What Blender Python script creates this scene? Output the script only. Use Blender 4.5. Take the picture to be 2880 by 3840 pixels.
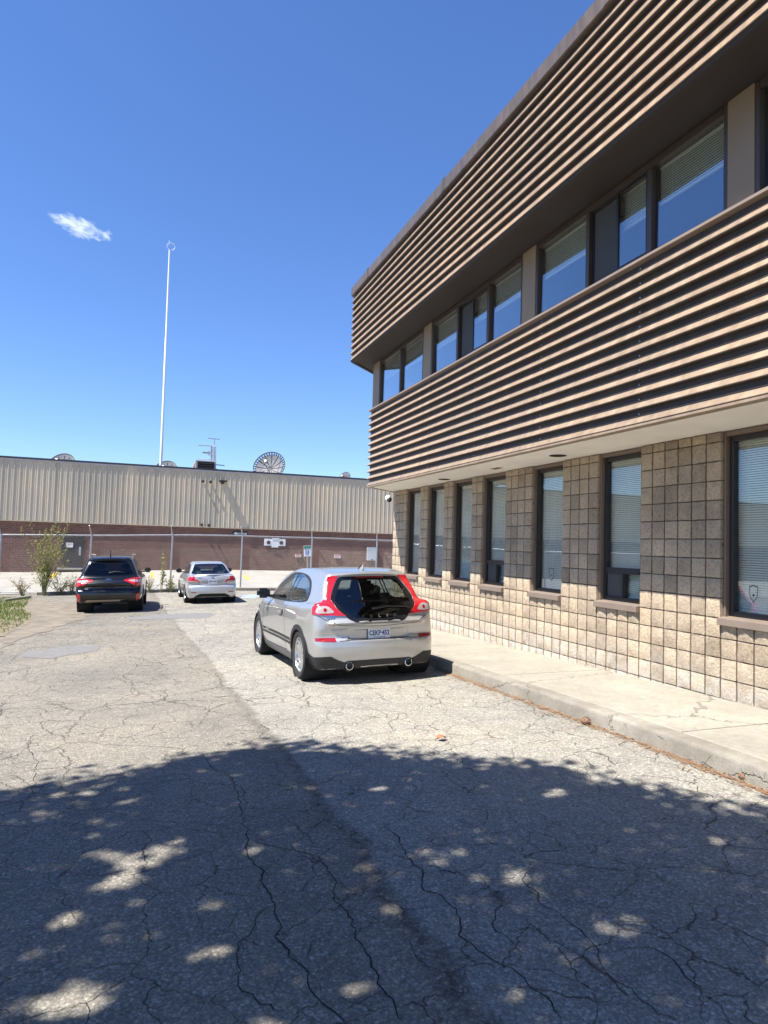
import bpy, bmesh, math, random
import numpy as np
from mathutils import Vector, Matrix, noise as mnoise
from mathutils.bvhtree import BVHTree
from mathutils.geometry import delaunay_2d_cdt
R = math.radians
random.seed(7); np.random.seed(7)
for o in list(bpy.data.objects): bpy.data.objects.remove(o)
scene = bpy.context.scene
COL = scene.collection

# ------------------------------------------------------------------ camera
CAM_H = 1.6
F, CX, CY = 2560.0, 1440.0, 1920.0           # focal length and centre in photo pixels
YAW, PITCH, ROLL = R(19.6), R(2.8), R(1.64)
_fw = Vector((math.sin(YAW)*math.cos(PITCH), math.cos(YAW)*math.cos(PITCH), math.sin(PITCH)))
_rt = Vector((math.cos(YAW), -math.sin(YAW), 0)); _up = _rt.cross(_fw)
RT = _rt*math.cos(ROLL) + _up*math.sin(ROLL)
UP = _up*math.cos(ROLL) - _rt*math.sin(ROLL)
cam = bpy.data.cameras.new('camera'); camo = bpy.data.objects.new('camera', cam); COL.objects.link(camo)
camo.matrix_world = Matrix(((RT.x, UP.x, -_fw.x, 0), (RT.y, UP.y, -_fw.y, 0), (RT.z, UP.z, -_fw.z, CAM_H), (0, 0, 0, 1)))
cam.sensor_fit = 'VERTICAL'; cam.sensor_height = 36.0; cam.lens = F/3840*36.0
cam.clip_start = 0.05; cam.clip_end = 3000
scene.camera = camo
scene.render.resolution_x = 768; scene.render.resolution_y = 1024

# ------------------------------------------------------------------ sky, sun, exposure
LD = Vector((1.0, 0.19, -1.86)).normalized()         # direction the sunlight travels
SUN_EL = math.asin(-LD.z); SUN_AZ = math.atan2(-LD.x, -LD.y) % (2*math.pi)
world = bpy.data.worlds.new('World'); scene.world = world; world.use_nodes = True
wt = world.node_tree; wt.nodes.clear()
def wn(t, **k):
    n = wt.nodes.new(t)
    for a, b in k.items(): setattr(n, a, b)
    return n
w_out = wn('ShaderNodeOutputWorld'); w_bg = wn('ShaderNodeBackground'); w_bg.inputs['Strength'].default_value = 0.092
w_sky = wn('ShaderNodeTexSky', sky_type='NISHITA', sun_disc=False, sun_elevation=SUN_EL, sun_rotation=SUN_AZ,
           altitude=200, air_density=1.0, dust_density=0.15, ozone_density=1.6)
wt.links.new(w_bg.outputs[0], w_out.inputs[0])
def ray(u, v):
    return (RT*((u-CX)/F) + UP*(-(v-CY)/F) + _fw)
# one small wisp of cloud, fixed to its direction in the sky
cd = ray(300, 845).normalized(); ca = (ray(400, 890) - ray(200, 800)).normalized(); ca = (ca-cd*cd.dot(ca)).normalized(); cb = cd.cross(ca).normalized()
w_tc = wn('ShaderNodeTexCoord')
def wdot(v):
    n = wn('ShaderNodeVectorMath', operation='DOT_PRODUCT'); wt.links.new(w_tc.outputs['Generated'], n.inputs[0])
    n.inputs[1].default_value = v; return n.outputs['Value']
def wm(op, a, b=None, c=None):
    n = wn('ShaderNodeMath', operation=op)
    for i, s in enumerate((a, b, c)):
        if s is None: continue
        if isinstance(s, (int, float)): n.inputs[i].default_value = s
        else: wt.links.new(s, n.inputs[i])
    return n.outputs[0]
du, dv = wdot(ca), wdot(cb)
comb = wn('ShaderNodeCombineXYZ'); wt.links.new(wm('MULTIPLY', du, 14.0), comb.inputs[0]); wt.links.new(wm('MULTIPLY', dv, 30.0), comb.inputs[1])
nz = wn('ShaderNodeTexNoise'); nz.inputs['Scale'].default_value = 3.4; nz.inputs['Detail'].default_value = 7; nz.inputs['Roughness'].default_value = .62; nz.inputs['Distortion'].default_value = .6
wt.links.new(comb.outputs[0], nz.inputs['Vector'])
bend = wm('ADD', dv, wm('MULTIPLY', wm('MULTIPLY', du, du), 4.5))
r2 = wm('ADD', wm('POWER', wm('DIVIDE', du, 0.046), 2.0), wm('POWER', wm('DIVIDE', wm('ADD', bend, -0.003), 0.016), 2.0))
env = wm('MAXIMUM', wm('SUBTRACT', 1.0, wm('SQRT', r2)), 0.0)
front = wm('GREATER_THAN', wdot(cd), 0.5)
mask = wm('MULTIPLY', wm('MINIMUM', wm('MULTIPLY', wm('MAXIMUM', wm('SUBTRACT', wm('ADD', nz.outputs['Fac'], wm('MULTIPLY', env, .42)), .60), 0.0), 2.0), 0.5),
          wm('MULTIPLY', front, wm('MINIMUM', wm('MULTIPLY', env, 4.0), 1.0)))
wmix = wn('ShaderNodeMixRGB'); wt.links.new(mask, wmix.inputs['Fac']); 
# deepen the clear sky slightly, as on a dry day
hsv = wn('ShaderNodeHueSaturation'); hsv.inputs['Saturation'].default_value = 1.10; hsv.inputs['Value'].default_value = 1.0
wt.links.new(w_sky.outputs[0], hsv.inputs['Color']); 
wbal = wn('ShaderNodeMixRGB', blend_type='MULTIPLY'); wbal.inputs['Fac'].default_value = 1.0; wbal.inputs[2].default_value = (.63, .745, 1.0, 1)
wt.links.new(hsv.outputs[0], wbal.inputs[1]); wt.links.new(wbal.outputs[0], wmix.inputs[1])
wmix.inputs[2].default_value = (7.2, 7.6, 8.4, 1)
wt.links.new(wmix.outputs[0], w_bg.inputs['Color'])
sun = bpy.data.lights.new('sun', 'SUN'); sun.energy = 5.0; sun.angle = R(0.53); sun.color = (1.0, 0.945, 0.86)
suno = bpy.data.objects.new('sun', sun); COL.objects.link(suno); suno.location = (-30, -5, 60)
suno.rotation_euler = LD.to_track_quat('-Z', 'Y').to_euler()
vs = scene.view_settings; vs.view_transform = 'Standard'; vs.look = 'None'; vs.exposure = 1.2; vs.gamma = 1.0
scene.render.engine = 'CYCLES'
scene.cycles.max_bounces = 8; scene.cycles.transparent_max_bounces = 24

# ------------------------------------------------------------------ photo pixel -> place
def at_x(u, v, x): d = ray(u, v); return Vector((0, 0, CAM_H)) + d*(x/d.x)
def at_y(u, v, y): d = ray(u, v); return Vector((0, 0, CAM_H)) + d*(y/d.y)
def _sp(t): return math.log1p(math.exp(max(-40, min(40, t/0.8))))*0.8
def ground_z(x, y):
    z = -.028*(_sp(y-4.5) - _sp(y-24.5))
    z += .03*(max(-7.0, min(4.0, x)) - 4)
    z += .12*max(0.0, min(1.0, (y-32.0)/10))
    return z
def on_ground(u, v):
    d = ray(u, v); lo, hi = .5, 300.0
    for _ in range(60):
        m = (lo+hi)/2; P = Vector((0, 0, CAM_H)) + d*m
        if P.z > ground_z(P.x, P.y): lo = m
        else: hi = m
    return Vector((0, 0, CAM_H)) + d*lo

# ------------------------------------------------------------------ helpers: materials
def nodes_of(m):
    m.use_nodes = True; nt = m.node_tree; nt.nodes.clear(); return nt
class NT:
    def __init__(s, name):
        s.m = bpy.data.materials.new(name); s.nt = nodes_of(s.m)
        s.out = s.n('ShaderNodeOutputMaterial')
    def n(s, t, **k):
        n = s.nt.nodes.new(t)
        for a, b in k.items(): setattr(n, a, b)
        return n
    def l(s, a, b): s.nt.links.new(a, b)
    def math(s, op, a, b=None, c=None, clamp=False):
        n = s.n('ShaderNodeMath', operation=op, use_clamp=clamp)
        for i, q in enumerate((a, b, c)):
            if q is None: continue
            if isinstance(q, (int, float)): n.inputs[i].default_value = q
            else: s.l(q, n.inputs[i])
        return n.outputs[0]
    def ramp(s, fac, stops, interp='LINEAR'):
        n = s.n('ShaderNodeValToRGB'); n.color_ramp.interpolation = interp
        el = n.color_ramp.elements
        while len(el) < len(stops): el.new(.5)
        for e, (p, c) in zip(el, stops):
            e.position = p; e.color = (c, c, c, 1) if isinstance(c, (int, float)) else (*c, 1)
        s.l(fac, n.inputs['Fac']); return n.outputs['Color']
    def noise(s, scale, detail=3, rough=.55, vec=None, dist=0.0, w=None):
        n = s.n('ShaderNodeTexNoise'); n.inputs['Scale'].default_value = scale; n.inputs['Detail'].default_value = detail
        n.inputs['Roughness'].default_value = rough; n.inputs['Distortion'].default_value = dist
        if vec is not None: s.l(vec, n.inputs['Vector'])
        return n
    def voro(s, scale, feature='F1', vec=None, rnd=1.0):
        n = s.n('ShaderNodeTexVoronoi', feature=feature); n.inputs['Scale'].default_value = scale
        n.inputs['Randomness'].default_value = rnd
        if vec is not None: s.l(vec, n.inputs['Vector'])
        return n
    def mix(s, fac, a, b, mode='MIX'):
        n = s.n('ShaderNodeMixRGB', blend_type=mode)
        for i, q in enumerate((fac, a, b)):
            if isinstance(q, (int, float)): n.inputs[i].default_value = q if i == 0 else (q, q, q, 1)
            elif isinstance(q, tuple): n.inputs[i].default_value = (*q, 1)
            else: s.l(q, n.inputs[i])
        return n.outputs[0]
    def bump(s, h, strength=.3, dist=.01, normal=None):
        n = s.n('ShaderNodeBump'); n.inputs['Strength'].default_value = strength; n.inputs['Distance'].default_value = dist
        s.l(h, n.inputs['Height'])
        if normal is not None: s.l(normal, n.inputs['Normal'])
        return n.outputs[0]
    def pos(s): return s.n('ShaderNodeNewGeometry').outputs['Position']
    def obj(s): return s.n('ShaderNodeTexCoord').outputs['Object']
    def principled(s, base=None, rough=.6, metal=0.0, normal=None, spec=.5, coat=0.0, **kw):
        p = s.n('ShaderNodeBsdfPrincipled')
        if isinstance(base, tuple): p.inputs['Base Color'].default_value = (*base, 1)
        elif base is not None: s.l(base, p.inputs['Base Color'])
        if isinstance(rough, (int, float)): p.inputs['Roughness'].default_value = rough
        else: s.l(rough, p.inputs['Roughness'])
        p.inputs['Metallic'].default_value = metal; p.inputs['Specular IOR Level'].default_value = spec
        p.inputs['Coat Weight'].default_value = coat; p.inputs['Coat Roughness'].default_value = .03
        if normal is not None: s.l(normal, p.inputs['Normal'])
        for k, v in kw.items(): p.inputs[k.replace('_', ' ')].default_value = v
        s.l(p.outputs[0], s.out.inputs[0]); return p

def plain(name, col, rough=.6, metal=0.0, var=.12, vscale=3.0, bump=0.0, bscale=60, spec=.5, coat=0.0, space='pos'):
    t = NT(name); v = t.pos() if space == 'pos' else t.obj()
    n = t.noise(vscale, 5, .6, v)
    c = t.mix(1.0, col, t.ramp(n.outputs['Fac'], [(.25, 1-var), (.75, 1+var)]), 'MULTIPLY')
    nr = None
    if bump: nr = t.bump(t.noise(bscale, 4, .6, v).outputs['Fac'], bump, .01)
    rr = t.math('MULTIPLY_ADD', n.outputs['Fac'], .2, rough-.1)
    t.principled(c, rr, metal, nr, spec, coat)
    return t.m
def glass_mat(name, tint=(.8, .86, .83), boost=2.0, base=0.0, gloss=(.95, .97, 1.0), opaque=0.0, dark=(.01, .012, .014)):
    """window glass: tinted see-through plus mirror reflection that rises with the angle"""
    t = NT(name)
    fr = t.n('ShaderNodeLayerWeight'); fr.inputs['Blend'].default_value = .5
    f5 = t.math('MULTIPLY_ADD', t.math('POWER', fr.outputs['Facing'], 5.0), .96, .04)
    fac = t.math('MULTIPLY_ADD', f5, boost, base, clamp=True)
    tr = t.n('ShaderNodeBsdfTransparent'); tr.inputs[0].default_value = (*tint, 1)
    gl = t.n('ShaderNodeBsdfGlossy'); gl.inputs['Color'].default_value = (*gloss, 1); gl.inputs['Roughness'].default_value = 0.005
    mx = t.n('ShaderNodeMixShader'); t.l(fac, mx.inputs[0]); t.l(tr.outputs[0], mx.inputs[1]); t.l(gl.outputs[0], mx.inputs[2])
    t.l(mx.outputs[0], t.out.inputs[0]); return t.m

# ------------------------------------------------------------------ helpers: geometry
class MB:
    """collects faces, then links them as ONE mesh object"""
    def __init__(s): s.v = []; s.f = []; s.mi = []
    def add(s, vs, fs, m=0):
        b = len(s.v); s.v.extend([tuple(q) for q in vs]); s.f.extend([tuple(i+b for i in f) for f in fs]); s.mi.extend([m]*len(fs)); return s
    def box(s, a, b, m=0, M=None):
        x0, y0, z0 = a; x1, y1, z1 = b
        if x0 > x1: x0, x1 = x1, x0
        if y0 > y1: y0, y1 = y1, y0
        if z0 > z1: z0, z1 = z1, z0
        v = [Vector(p) for p in ((x0,y0,z0),(x1,y0,z0),(x1,y1,z0),(x0,y1,z0),(x0,y0,z1),(x1,y0,z1),(x1,y1,z1),(x0,y1,z1))]
        if M is not None: v = [M @ p for p in v]
        return s.add(v, [(0,3,2,1),(4,5,6,7),(0,1,5,4),(1,2,6,5),(2,3,7,6),(3,0,4,7)], m)
    def tube(s, pts, rad, n=8, m=0, cap=True, closed=False):
        pts = [Vector(p) for p in pts]; k = len(pts)
        rad = [rad]*k if isinstance(rad, (int, float)) else rad
        vs, fs = [], []; ref = None
        for i, p in enumerate(pts):
            if closed: d = pts[(i+1) % k] - pts[i-1]
            else: d = pts[min(i+1, k-1)] - pts[max(i-1, 0)]
            d.normalize()
            if ref is None: ref = d.orthogonal().normalized()
            ref = (ref - d*ref.dot(d)); ref = ref.normalized() if ref.length > 1e-6 else d.orthogonal().normalized()
            b = d.cross(ref)
            for j in range(n):
                a = 2*math.pi*j/n; vs.append(p + (ref*math.cos(a) + b*math.sin(a))*rad[i])
        for i in range(k if closed else k-1):
            for j in range(n):
                a, b2 = i*n+j, i*n+(j+1) % n; i2 = (i+1) % k
                fs.append((a, b2, i2*n+(j+1) % n, i2*n+j))
        if cap and not closed: fs.append(tuple(range(n-1, -1, -1))); fs.append(tuple((k-1)*n+j for j in range(n)))
        return s.add(vs, fs, m)
    def lathe(s, prof, n=32, M=None, m=0, closed=False, a0=0.0, a1=2*math.pi):
        """prof: (radius, axis) pairs turned round the local Z axis"""
        full = abs(a1-a0-2*math.pi) < 1e-6; k = n if full else n+1
        vs, fs = [], []
        for r_, h in prof:
            for j in range(k):
                a = a0+(a1-a0)*j/n; p = Vector((r_*math.cos(a), r_*math.sin(a), h)); vs.append(M @ p if M is not None else p)
        for i in range(len(prof)-1 + (1 if closed else 0)):
            i2 = (i+1) % len(prof)
            for j in range(n): fs.append((i*k+j, i*k+(j+1) % k, i2*k+(j+1) % k, i2*k+j))
        return s.add(vs, fs, m)
    def prism(s, poly, d0, d1, M=None, m=0):
        """poly in local XY, extruded d0..d1 along local Z"""
        n = len(poly); vs = [Vector((x, y, d0)) for x, y in poly] + [Vector((x, y, d1)) for x, y in poly]
        if M is not None: vs = [M @ p for p in vs]
        fs = [tuple(range(n-1, -1, -1)), tuple(range(n, 2*n))] + [(i, (i+1) % n, n+(i+1) % n, n+i) for i in range(n)]
        return s.add(vs, fs, m)
    def sweep(s, path, prof, m=0, closed=True):
        """prof (out, z) pairs swept along a plan path with mitred corners; out is to the left of travel"""
        P = [Vector((a, b)) for a, b in path]; k = len(P); n = len(prof); vs, fs = [], []
        for i, p in enumerate(P):
            d0 = (P[i]-P[i-1]).normalized() if i else (P[1]-P[0]).normalized()
            d1 = (P[i+1]-P[i]).normalized() if i < k-1 else d0
            n0, n1 = Vector((-d0.y, d0.x)), Vector((-d1.y, d1.x)); t = (n0+n1).normalized(); t = t/max(.3, t.dot(n0))
            for o, z in prof: vs.append((p.x+t.x*o, p.y+t.y*o, z))
        for i in range(k-1):
            for j in range(n if closed else n-1):
                a, b = i*n+j, i*n+(j+1) % n; fs.append((a, b, b+n, a+n))
        if closed: fs.append(tuple(range(n))); fs.append(tuple((k-1)*n+j for j in range(n-1, -1, -1)))
        return s.add(vs, fs, m)
    def mesh(s, name, mats, smooth=None):
        me = bpy.data.meshes.new(name); me.from_pydata([tuple(q) for q in s.v], [], s.f)
        for mt in (mats if isinstance(mats, (list, tuple)) else [mats]): me.materials.append(mt)
        if any(s.mi): me.polygons.foreach_set('material_index', s.mi)
        me.validate(); 
        if smooth: shade(me, smooth)
        me.update(); return me
    def build(s, name, mats, parent=None, smooth=None, loc=None, bevel=0.0, fix=True):
        me = s.mesh(name, mats)
        if bevel or fix:
            bm = bmesh.new(); bm.from_mesh(me)
            if bevel:
                ed = [e for e in bm.edges if len(e.link_faces) == 2 and e.calc_face_angle(0) > .5]
                bmesh.ops.bevel(bm, geom=ed, offset=bevel, segments=2, affect='EDGES', clamp_overlap=True)
            bmesh.ops.recalc_face_normals(bm, faces=bm.faces)
            bm.to_mesh(me); bm.free()
        if smooth: shade(me, smooth)
        return link(name, me, parent, loc)
def shade(me, ang=35):
    me.polygons.foreach_set('use_smooth', [True]*len(me.polygons))
    try: me.set_sharp_from_angle(angle=R(ang))
    except Exception: pass
def link(name, me, parent=None, loc=None, M=None):
    o = bpy.data.objects.new(name, me); COL.objects.link(o)
    if parent is not None: o.parent = parent
    if M is not None: o.matrix_local = M
    if loc is not None: o.location = loc
    return o
def tag(o, label=None, cat=None, group=None, kind=None):
    for k, v in (('label', label), ('category', cat), ('group', group), ('kind', kind)):
        if v: o[k] = v
    return o
def empty(name, loc, label, cat, group=None, rz=0.0):
    o = bpy.data.objects.new(name, None); COL.objects.link(o); o.location = loc; o.rotation_euler = (0, 0, rz)
    o.empty_display_size = .2
    return tag(o, label, cat, group)
def text_mesh(body, size, ext=0.0, align='CENTER', bold=0.0, res=2):
    c = bpy.data.curves.new('txt', 'FONT'); c.body = body; c.size = size; c.extrude = ext; c.align_x = align; c.align_y = 'CENTER'
    c.offset = bold; c.resolution_u = res
    o = bpy.data.objects.new('txt', c); COL.objects.link(o)
    me = bpy.data.meshes.new_from_object(o.evaluated_get(bpy.context.evaluated_depsgraph_get()))
    bpy.data.objects.remove(o); bpy.data.curves.remove(c); return me
def text(name, body, size, M, mat, parent=None, width=None, ext=0.001, bold=0.0):
    me = text_mesh(body, size, ext, bold=bold)
    if width:
        xs = [v.co.x for v in me.vertices]; w = max(xs)-min(xs)
        for v in me.vertices: v.co.x *= width/w
    me.materials.clear(); me.materials.append(mat)
    return link(name, me, parent, M=M)
def sm(a, b, t): t = max(0.0, min(1.0, (t-a)/(b-a))); return t*t*(3-2*t)
# ================================================================== GROUND
def asphalt_material(name, side=True, tone=(.254, .234, .196), tone2=(.322, .304, .263)):
    t = NT(name); P = t.pos()
    sep = t.n('ShaderNodeSeparateXYZ'); t.l(P, sep.inputs[0])
    # warped coordinates for cracks
    wn_ = t.noise(1.7, 4, .6, P); wv = t.n('ShaderNodeVectorMath', operation='MULTIPLY_ADD')
    t.l(wn_.outputs['Color'], wv.inputs[0]); wv.inputs[1].default_value = (.42, .42, 0); t.l(P, wv.inputs[2])
    wn2 = t.noise(11, 4, .65, P); wv2 = t.n('ShaderNodeVectorMath', operation='MULTIPLY_ADD')
    t.l(wn2.outputs['Color'], wv2.inputs[0]); wv2.inputs[1].default_value = (.07, .07, 0); t.l(wv.outputs[0], wv2.inputs[2])
    flat = t.n('ShaderNodeVectorMath', operation='MULTIPLY'); t.l(wv2.outputs[0], flat.inputs[0]); flat.inputs[1].default_value = (1, 1, 0)
    # long meandering cracks run along the lane more than across it
    strt = t.n('ShaderNodeVectorMath', operation='MULTIPLY'); t.l(flat.outputs[0], strt.inputs[0]); strt.inputs[1].default_value = (1.0, .62, 0)
    big = t.voro(.95, 'DISTANCE_TO_EDGE', strt.outputs[0]); med = t.voro(2.6, 'DISTANCE_TO_EDGE', flat.outputs[0])
    fine = t.voro(6.5, 'DISTANCE_TO_EDGE', flat.outputs[0])
    zone = t.noise(.33, 3, .5, P).outputs['Fac']; zone2 = t.noise(.9, 3, .5, P).outputs['Fac']
    wvar = t.ramp(t.noise(2.3, 3, .6, P).outputs['Fac'], [(.36, .05), (.68, 1.0)])
    def crack(v, w):
        q = t.math('DIVIDE', v.outputs['Distance'], t.math('MULTIPLY_ADD', wvar, w, w*.12))
        return t.math('SUBTRACT', 1.0, q, clamp=True)
    far = t.ramp(t.math('MULTIPLY_ADD', sep.outputs['Y'], 1/14.0, -.42), [(0, 0.0), (1, 1.0)])
    cb = t.math('MULTIPLY', t.math('MULTIPLY', crack(big, .008), t.ramp(zone, [(.34, .0), (.50, 1.0)])), t.ramp(t.math('MULTIPLY_ADD', sep.outputs['Y'], .25, -1.0), [(0, .35), (1, 1.0)]))
    cm = t.math('MULTIPLY', crack(med, .014), t.ramp(t.math('MULTIPLY_ADD', far, .12, zone2), [(.33, 0.0), (.46, .95)]))
    cf = t.math('MULTIPLY', crack(fine, .05), t.math('MULTIPLY', far, t.ramp(zone2, [(.28, 0.0), (.45, .95)])))
    cr = t.math('MAXIMUM', cb, t.math('MAXIMUM', cm, cf))
    # aggregate
    ag = t.voro(62, 'F1', P); ag2 = t.voro(135, 'F1', P); gr = t.noise(240, 2, .6, P)
    agv = t.n('ShaderNodeSeparateXYZ'); t.l(ag.outputs['Color'], agv.inputs[0])
    agv2 = t.n('ShaderNodeSeparateXYZ'); t.l(ag2.outputs['Color'], agv2.inputs[0])
    st = t.math('MULTIPLY', t.ramp(agv.outputs[0], [(.0, .80), (.55, .95), (.82, 1.06), (.97, 1.3)]), t.ramp(agv2.outputs[1], [(0, .78), (.7, 1.0), (1, 1.4)]))
    st = t.math('MULTIPLY', st, t.ramp(ag.outputs['Distance'], [(.0, 1.12), (.75, .70)]))
    tone_n = t.noise(.55, 5, .6, P).outputs['Fac']; tone_s = t.noise(6, 4, .65, P).outputs['Fac']
    if side:
        # seam between the older lane and the later pour beside the building
        sx = t.math('ADD', sep.outputs['X'], t.math('MULTIPLY_ADD', sep.outputs['Y'], .021, -1.33))
        sx = t.math('ADD', sx, t.math('MULTIPLY', t.math('SUBTRACT', t.noise(1.3, 4, .6, P).outputs['Fac'], .5), .28))
        sx = t.math('ADD', sx, t.math('MULTIPLY', t.math('SUBTRACT', tone_s, .5), .10))
        side_f = t.ramp(t.math('MULTIPLY_ADD', sx, 26.0, .5), [(0, 0.0), (1, 1.0)])
        seam = t.math('SUBTRACT', 1.0, t.math('MULTIPLY', t.math('ABSOLUTE', t.math('ADD', sx, .05)), 11.0), clamp=True)
        rag = t.ramp(t.noise(17, 4, .7, P).outputs['Fac'], [(.42, .15), (.62, 1.0)])
        seam = t.math('MULTIPLY', t.math('MULTIPLY', seam, rag), t.ramp(t.math('MULTIPLY_ADD', sep.outputs['Y'], -1/9.0, 1.2), [(0, .25), (1, 1.0)]))
        base = t.mix(side_f, tone, tone2)
    else: base = t.mix(tone_n, tone, tone2); seam = None
    base = t.mix(1.0, base, t.ramp(tone_n, [(.25, (.74, .75, .78)), (.5, (1, 1, 1)), (.75, (1.16, 1.12, 1.05))]), 'MULTIPLY')
    base = t.mix(1.0, base, t.ramp(tone_s, [(.25, .88), (.75, 1.12)]), 'MULTIPLY')
    base = t.mix(1.0, base, st, 'MULTIPLY')
    # oil and tyre stains
    stain = t.ramp(t.noise(.8, 4, .6, wv.outputs[0]).outputs['Fac'], [(.60, 1.0), (.78, .78)])
    base = t.mix(1.0, base, stain, 'MULTIPLY')
    base = t.mix(t.math('MULTIPLY', cr, .80), base, (.028, .026, .023))
    if seam is not None: base = t.mix(t.math('MULTIPLY', seam, .88), base, (.05, .046, .04))
    h = t.math('MULTIPLY_ADD', ag.outputs['Distance'], -.55, 1.0)
    h = t.math('ADD', h, t.math('MULTIPLY', gr.outputs['Fac'], .5))
    h = t.math('SUBTRACT', h, t.math('MULTIPLY', cr, 3.5))
    if seam is not None: h = t.math('SUBTRACT', h, t.math('MULTIPLY', seam, 2.0))
    nr = t.bump(h, .75, .006)
    t.principled(base, .86, 0, nr, .3)
    return t.m
M_ASPH = asphalt_material('asphalt_lot')
M_PATCH = plain('asphalt_patch', (.17, .165, .16), .85, var=.18, vscale=14, bump=.6, bscale=120, spec=.3)
M_FARLOT = plain('far_lot_concrete', (.29, .275, .245), .9, var=.2, vscale=1.2, bump=.2, bscale=30)
def concrete_material(name, col, dirt=.35, joints=False):
    t = NT(name); P = t.pos()
    n1 = t.noise(1.1, 6, .65, P).outputs['Fac']; n2 = t.noise(14, 5, .7, P).outputs['Fac']; n3 = t.noise(90, 3, .6, P).outputs['Fac']
    c = t.mix(1.0, col, t.ramp(n1, [(.25, (1-dirt, 1-dirt*1.02, 1-dirt*1.08)), (.7, (1.08, 1.07, 1.04))]), 'MULTIPLY')
    c = t.mix(1.0, c, t.ramp(n2, [(.28, .84), (.7, 1.1)]), 'MULTIPLY')
    c = t.mix(1.0, c, t.ramp(n3, [(.25, .85), (.75, 1.12)]), 'MULTIPLY')
    w = t.n('ShaderNodeVectorMath', operation='MULTIPLY_ADD'); t.l(t.noise(2.2, 5, .7, P).outputs['Color'], w.inputs[0]); w.inputs[1].default_value = (.6, .6, .2); t.l(P, w.inputs[2])
    v = t.voro(.55, 'DISTANCE_TO_EDGE', w.outputs[0])
    ck = t.math('SUBTRACT', 1.0, t.math('DIVIDE', v.outputs['Distance'], .006), clamp=True)
    c = t.mix(t.math('MULTIPLY', ck, .7), c, (.10, .09, .075))
    h = t.math('SUBTRACT', t.math('ADD', t.math('MULTIPLY', n2, .8), t.math('MULTIPLY', n3, .7)), t.math('MULTIPLY', ck, 2.0))
    t.principled(c, .85, 0, t.bump(h, .55, .012), .35); return t.m
M_WALK = concrete_material('sidewalk_concrete', (.315, .295, .25), .24)
M_KERB = concrete_material('kerb_concrete', (.29, .268, .23), .45)

def axis(lo, a, b, hi, fine):
    xs = list(np.arange(a, b+1e-6, fine)); k = fine; p = a; L = []
    while p > lo: k *= 1.6; p = max(lo, p-k); L.append(p)
    k = fine; p = b; U = []
    while p < hi: k *= 1.6; p = min(hi, p+k); U.append(p)
    return L[::-1] + xs + U
gx, gy = axis(-700, -9, 20, 700, .5), axis(-300, -6, 50, 900, .5)
b = MB(); nx = len(gx)
vs_ = [(x, y, ground_z(x, y)) for y in gy for x in gx]
b.add(vs_, [(j*nx+i, j*nx+i+1, (j+1)*nx+i+1, (j+1)*nx+i) for j in range(len(gy)-1) for i in range(nx-1)])
ground = b.build('ground', M_ASPH, smooth=60); tag(ground, 'cracked sun bleached asphalt of the parking lot', 'asphalt', kind='structure')

def sheet(name, poly, mat, lift, label=None, cat=None, parent=None, step=.35, jag=0.0):
    """a thin sheet that follows the ground"""
    pts = []
    for i, p in enumerate(poly):
        q = poly[(i+1) % len(poly)]; n = max(1, int(math.dist(p, q)/step))
        for k in range(n):
            a = k/n; x, y = p[0]+(q[0]-p[0])*a, p[1]+(q[1]-p[1])*a
            if jag: nv = mnoise.noise_vector(Vector((x*1.7, y*1.7, 3.1))); x += nv.x*jag; y += nv.y*jag
            pts.append((x, y))
    n = len(pts); xs = [p[0] for p in pts]; ys = [p[1] for p in pts]
    ins = [Vector((x, y)) for x in np.arange(min(xs), max(xs), step) for y in np.arange(min(ys), max(ys), step) if inside(x, y, pts)]
    r_ = delaunay_2d_cdt([Vector(p) for p in pts]+ins, [(i, (i+1) % n) for i in range(n)], [], 0, 1e-4)
    V = r_[0]; fs = [f for f in r_[2] if inside(sum(V[i].x for i in f)/3, sum(V[i].y for i in f)/3, pts)]
    m = MB(); m.add([(v.x, v.y, ground_z(v.x, v.y)+lift) for v in V], fs)
    o = m.build(name, mat, parent)
    if sum(p.normal.z for p in o.data.polygons) < 0: o.data.flip_normals()
    if not parent: tag(o, label, cat, kind='structure')
    return o
def inside(x, y, poly):
    c = False; n = len(poly); j = n-1
    for i in range(n):
        xi, yi = poly[i]; xj, yj = poly[j]
        if (yi > y) != (yj > y) and x < (xj-xi)*(y-yi)/(yj-yi)+xi: c = not c
        j = i
    return c
FY = 31.3                       # the fence line
BY = 44.0                       # face of the far building
sheet('far_lot', [(-60, FY+.25), (40, FY+.25), (40, BY+.5), (-60, BY+.5)], M_FARLOT, .006, 'pale concrete lot behind the chain link fence', 'lot', step=2.0)
sheet('asphalt_patch', [(-1.80, 12.7), (-1.75, 13.3), (-1.28, 13.75), (-.7, 13.6), (-.62, 12.95), (-1.25, 12.25)], M_PATCH, .004, 'smooth grey asphalt patch beside the grass verge', 'asphalt patch', jag=.25)
sheet('asphalt_patch', [(-.25, 19.9), (.6, 20.7), (2.0, 20.6), (2.3, 19.7), (1.6, 18.7), (0, 19.2)], M_PATCH, .004, 'long grey asphalt patch behind the parked black suv', 'asphalt patch', jag=.3)

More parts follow.
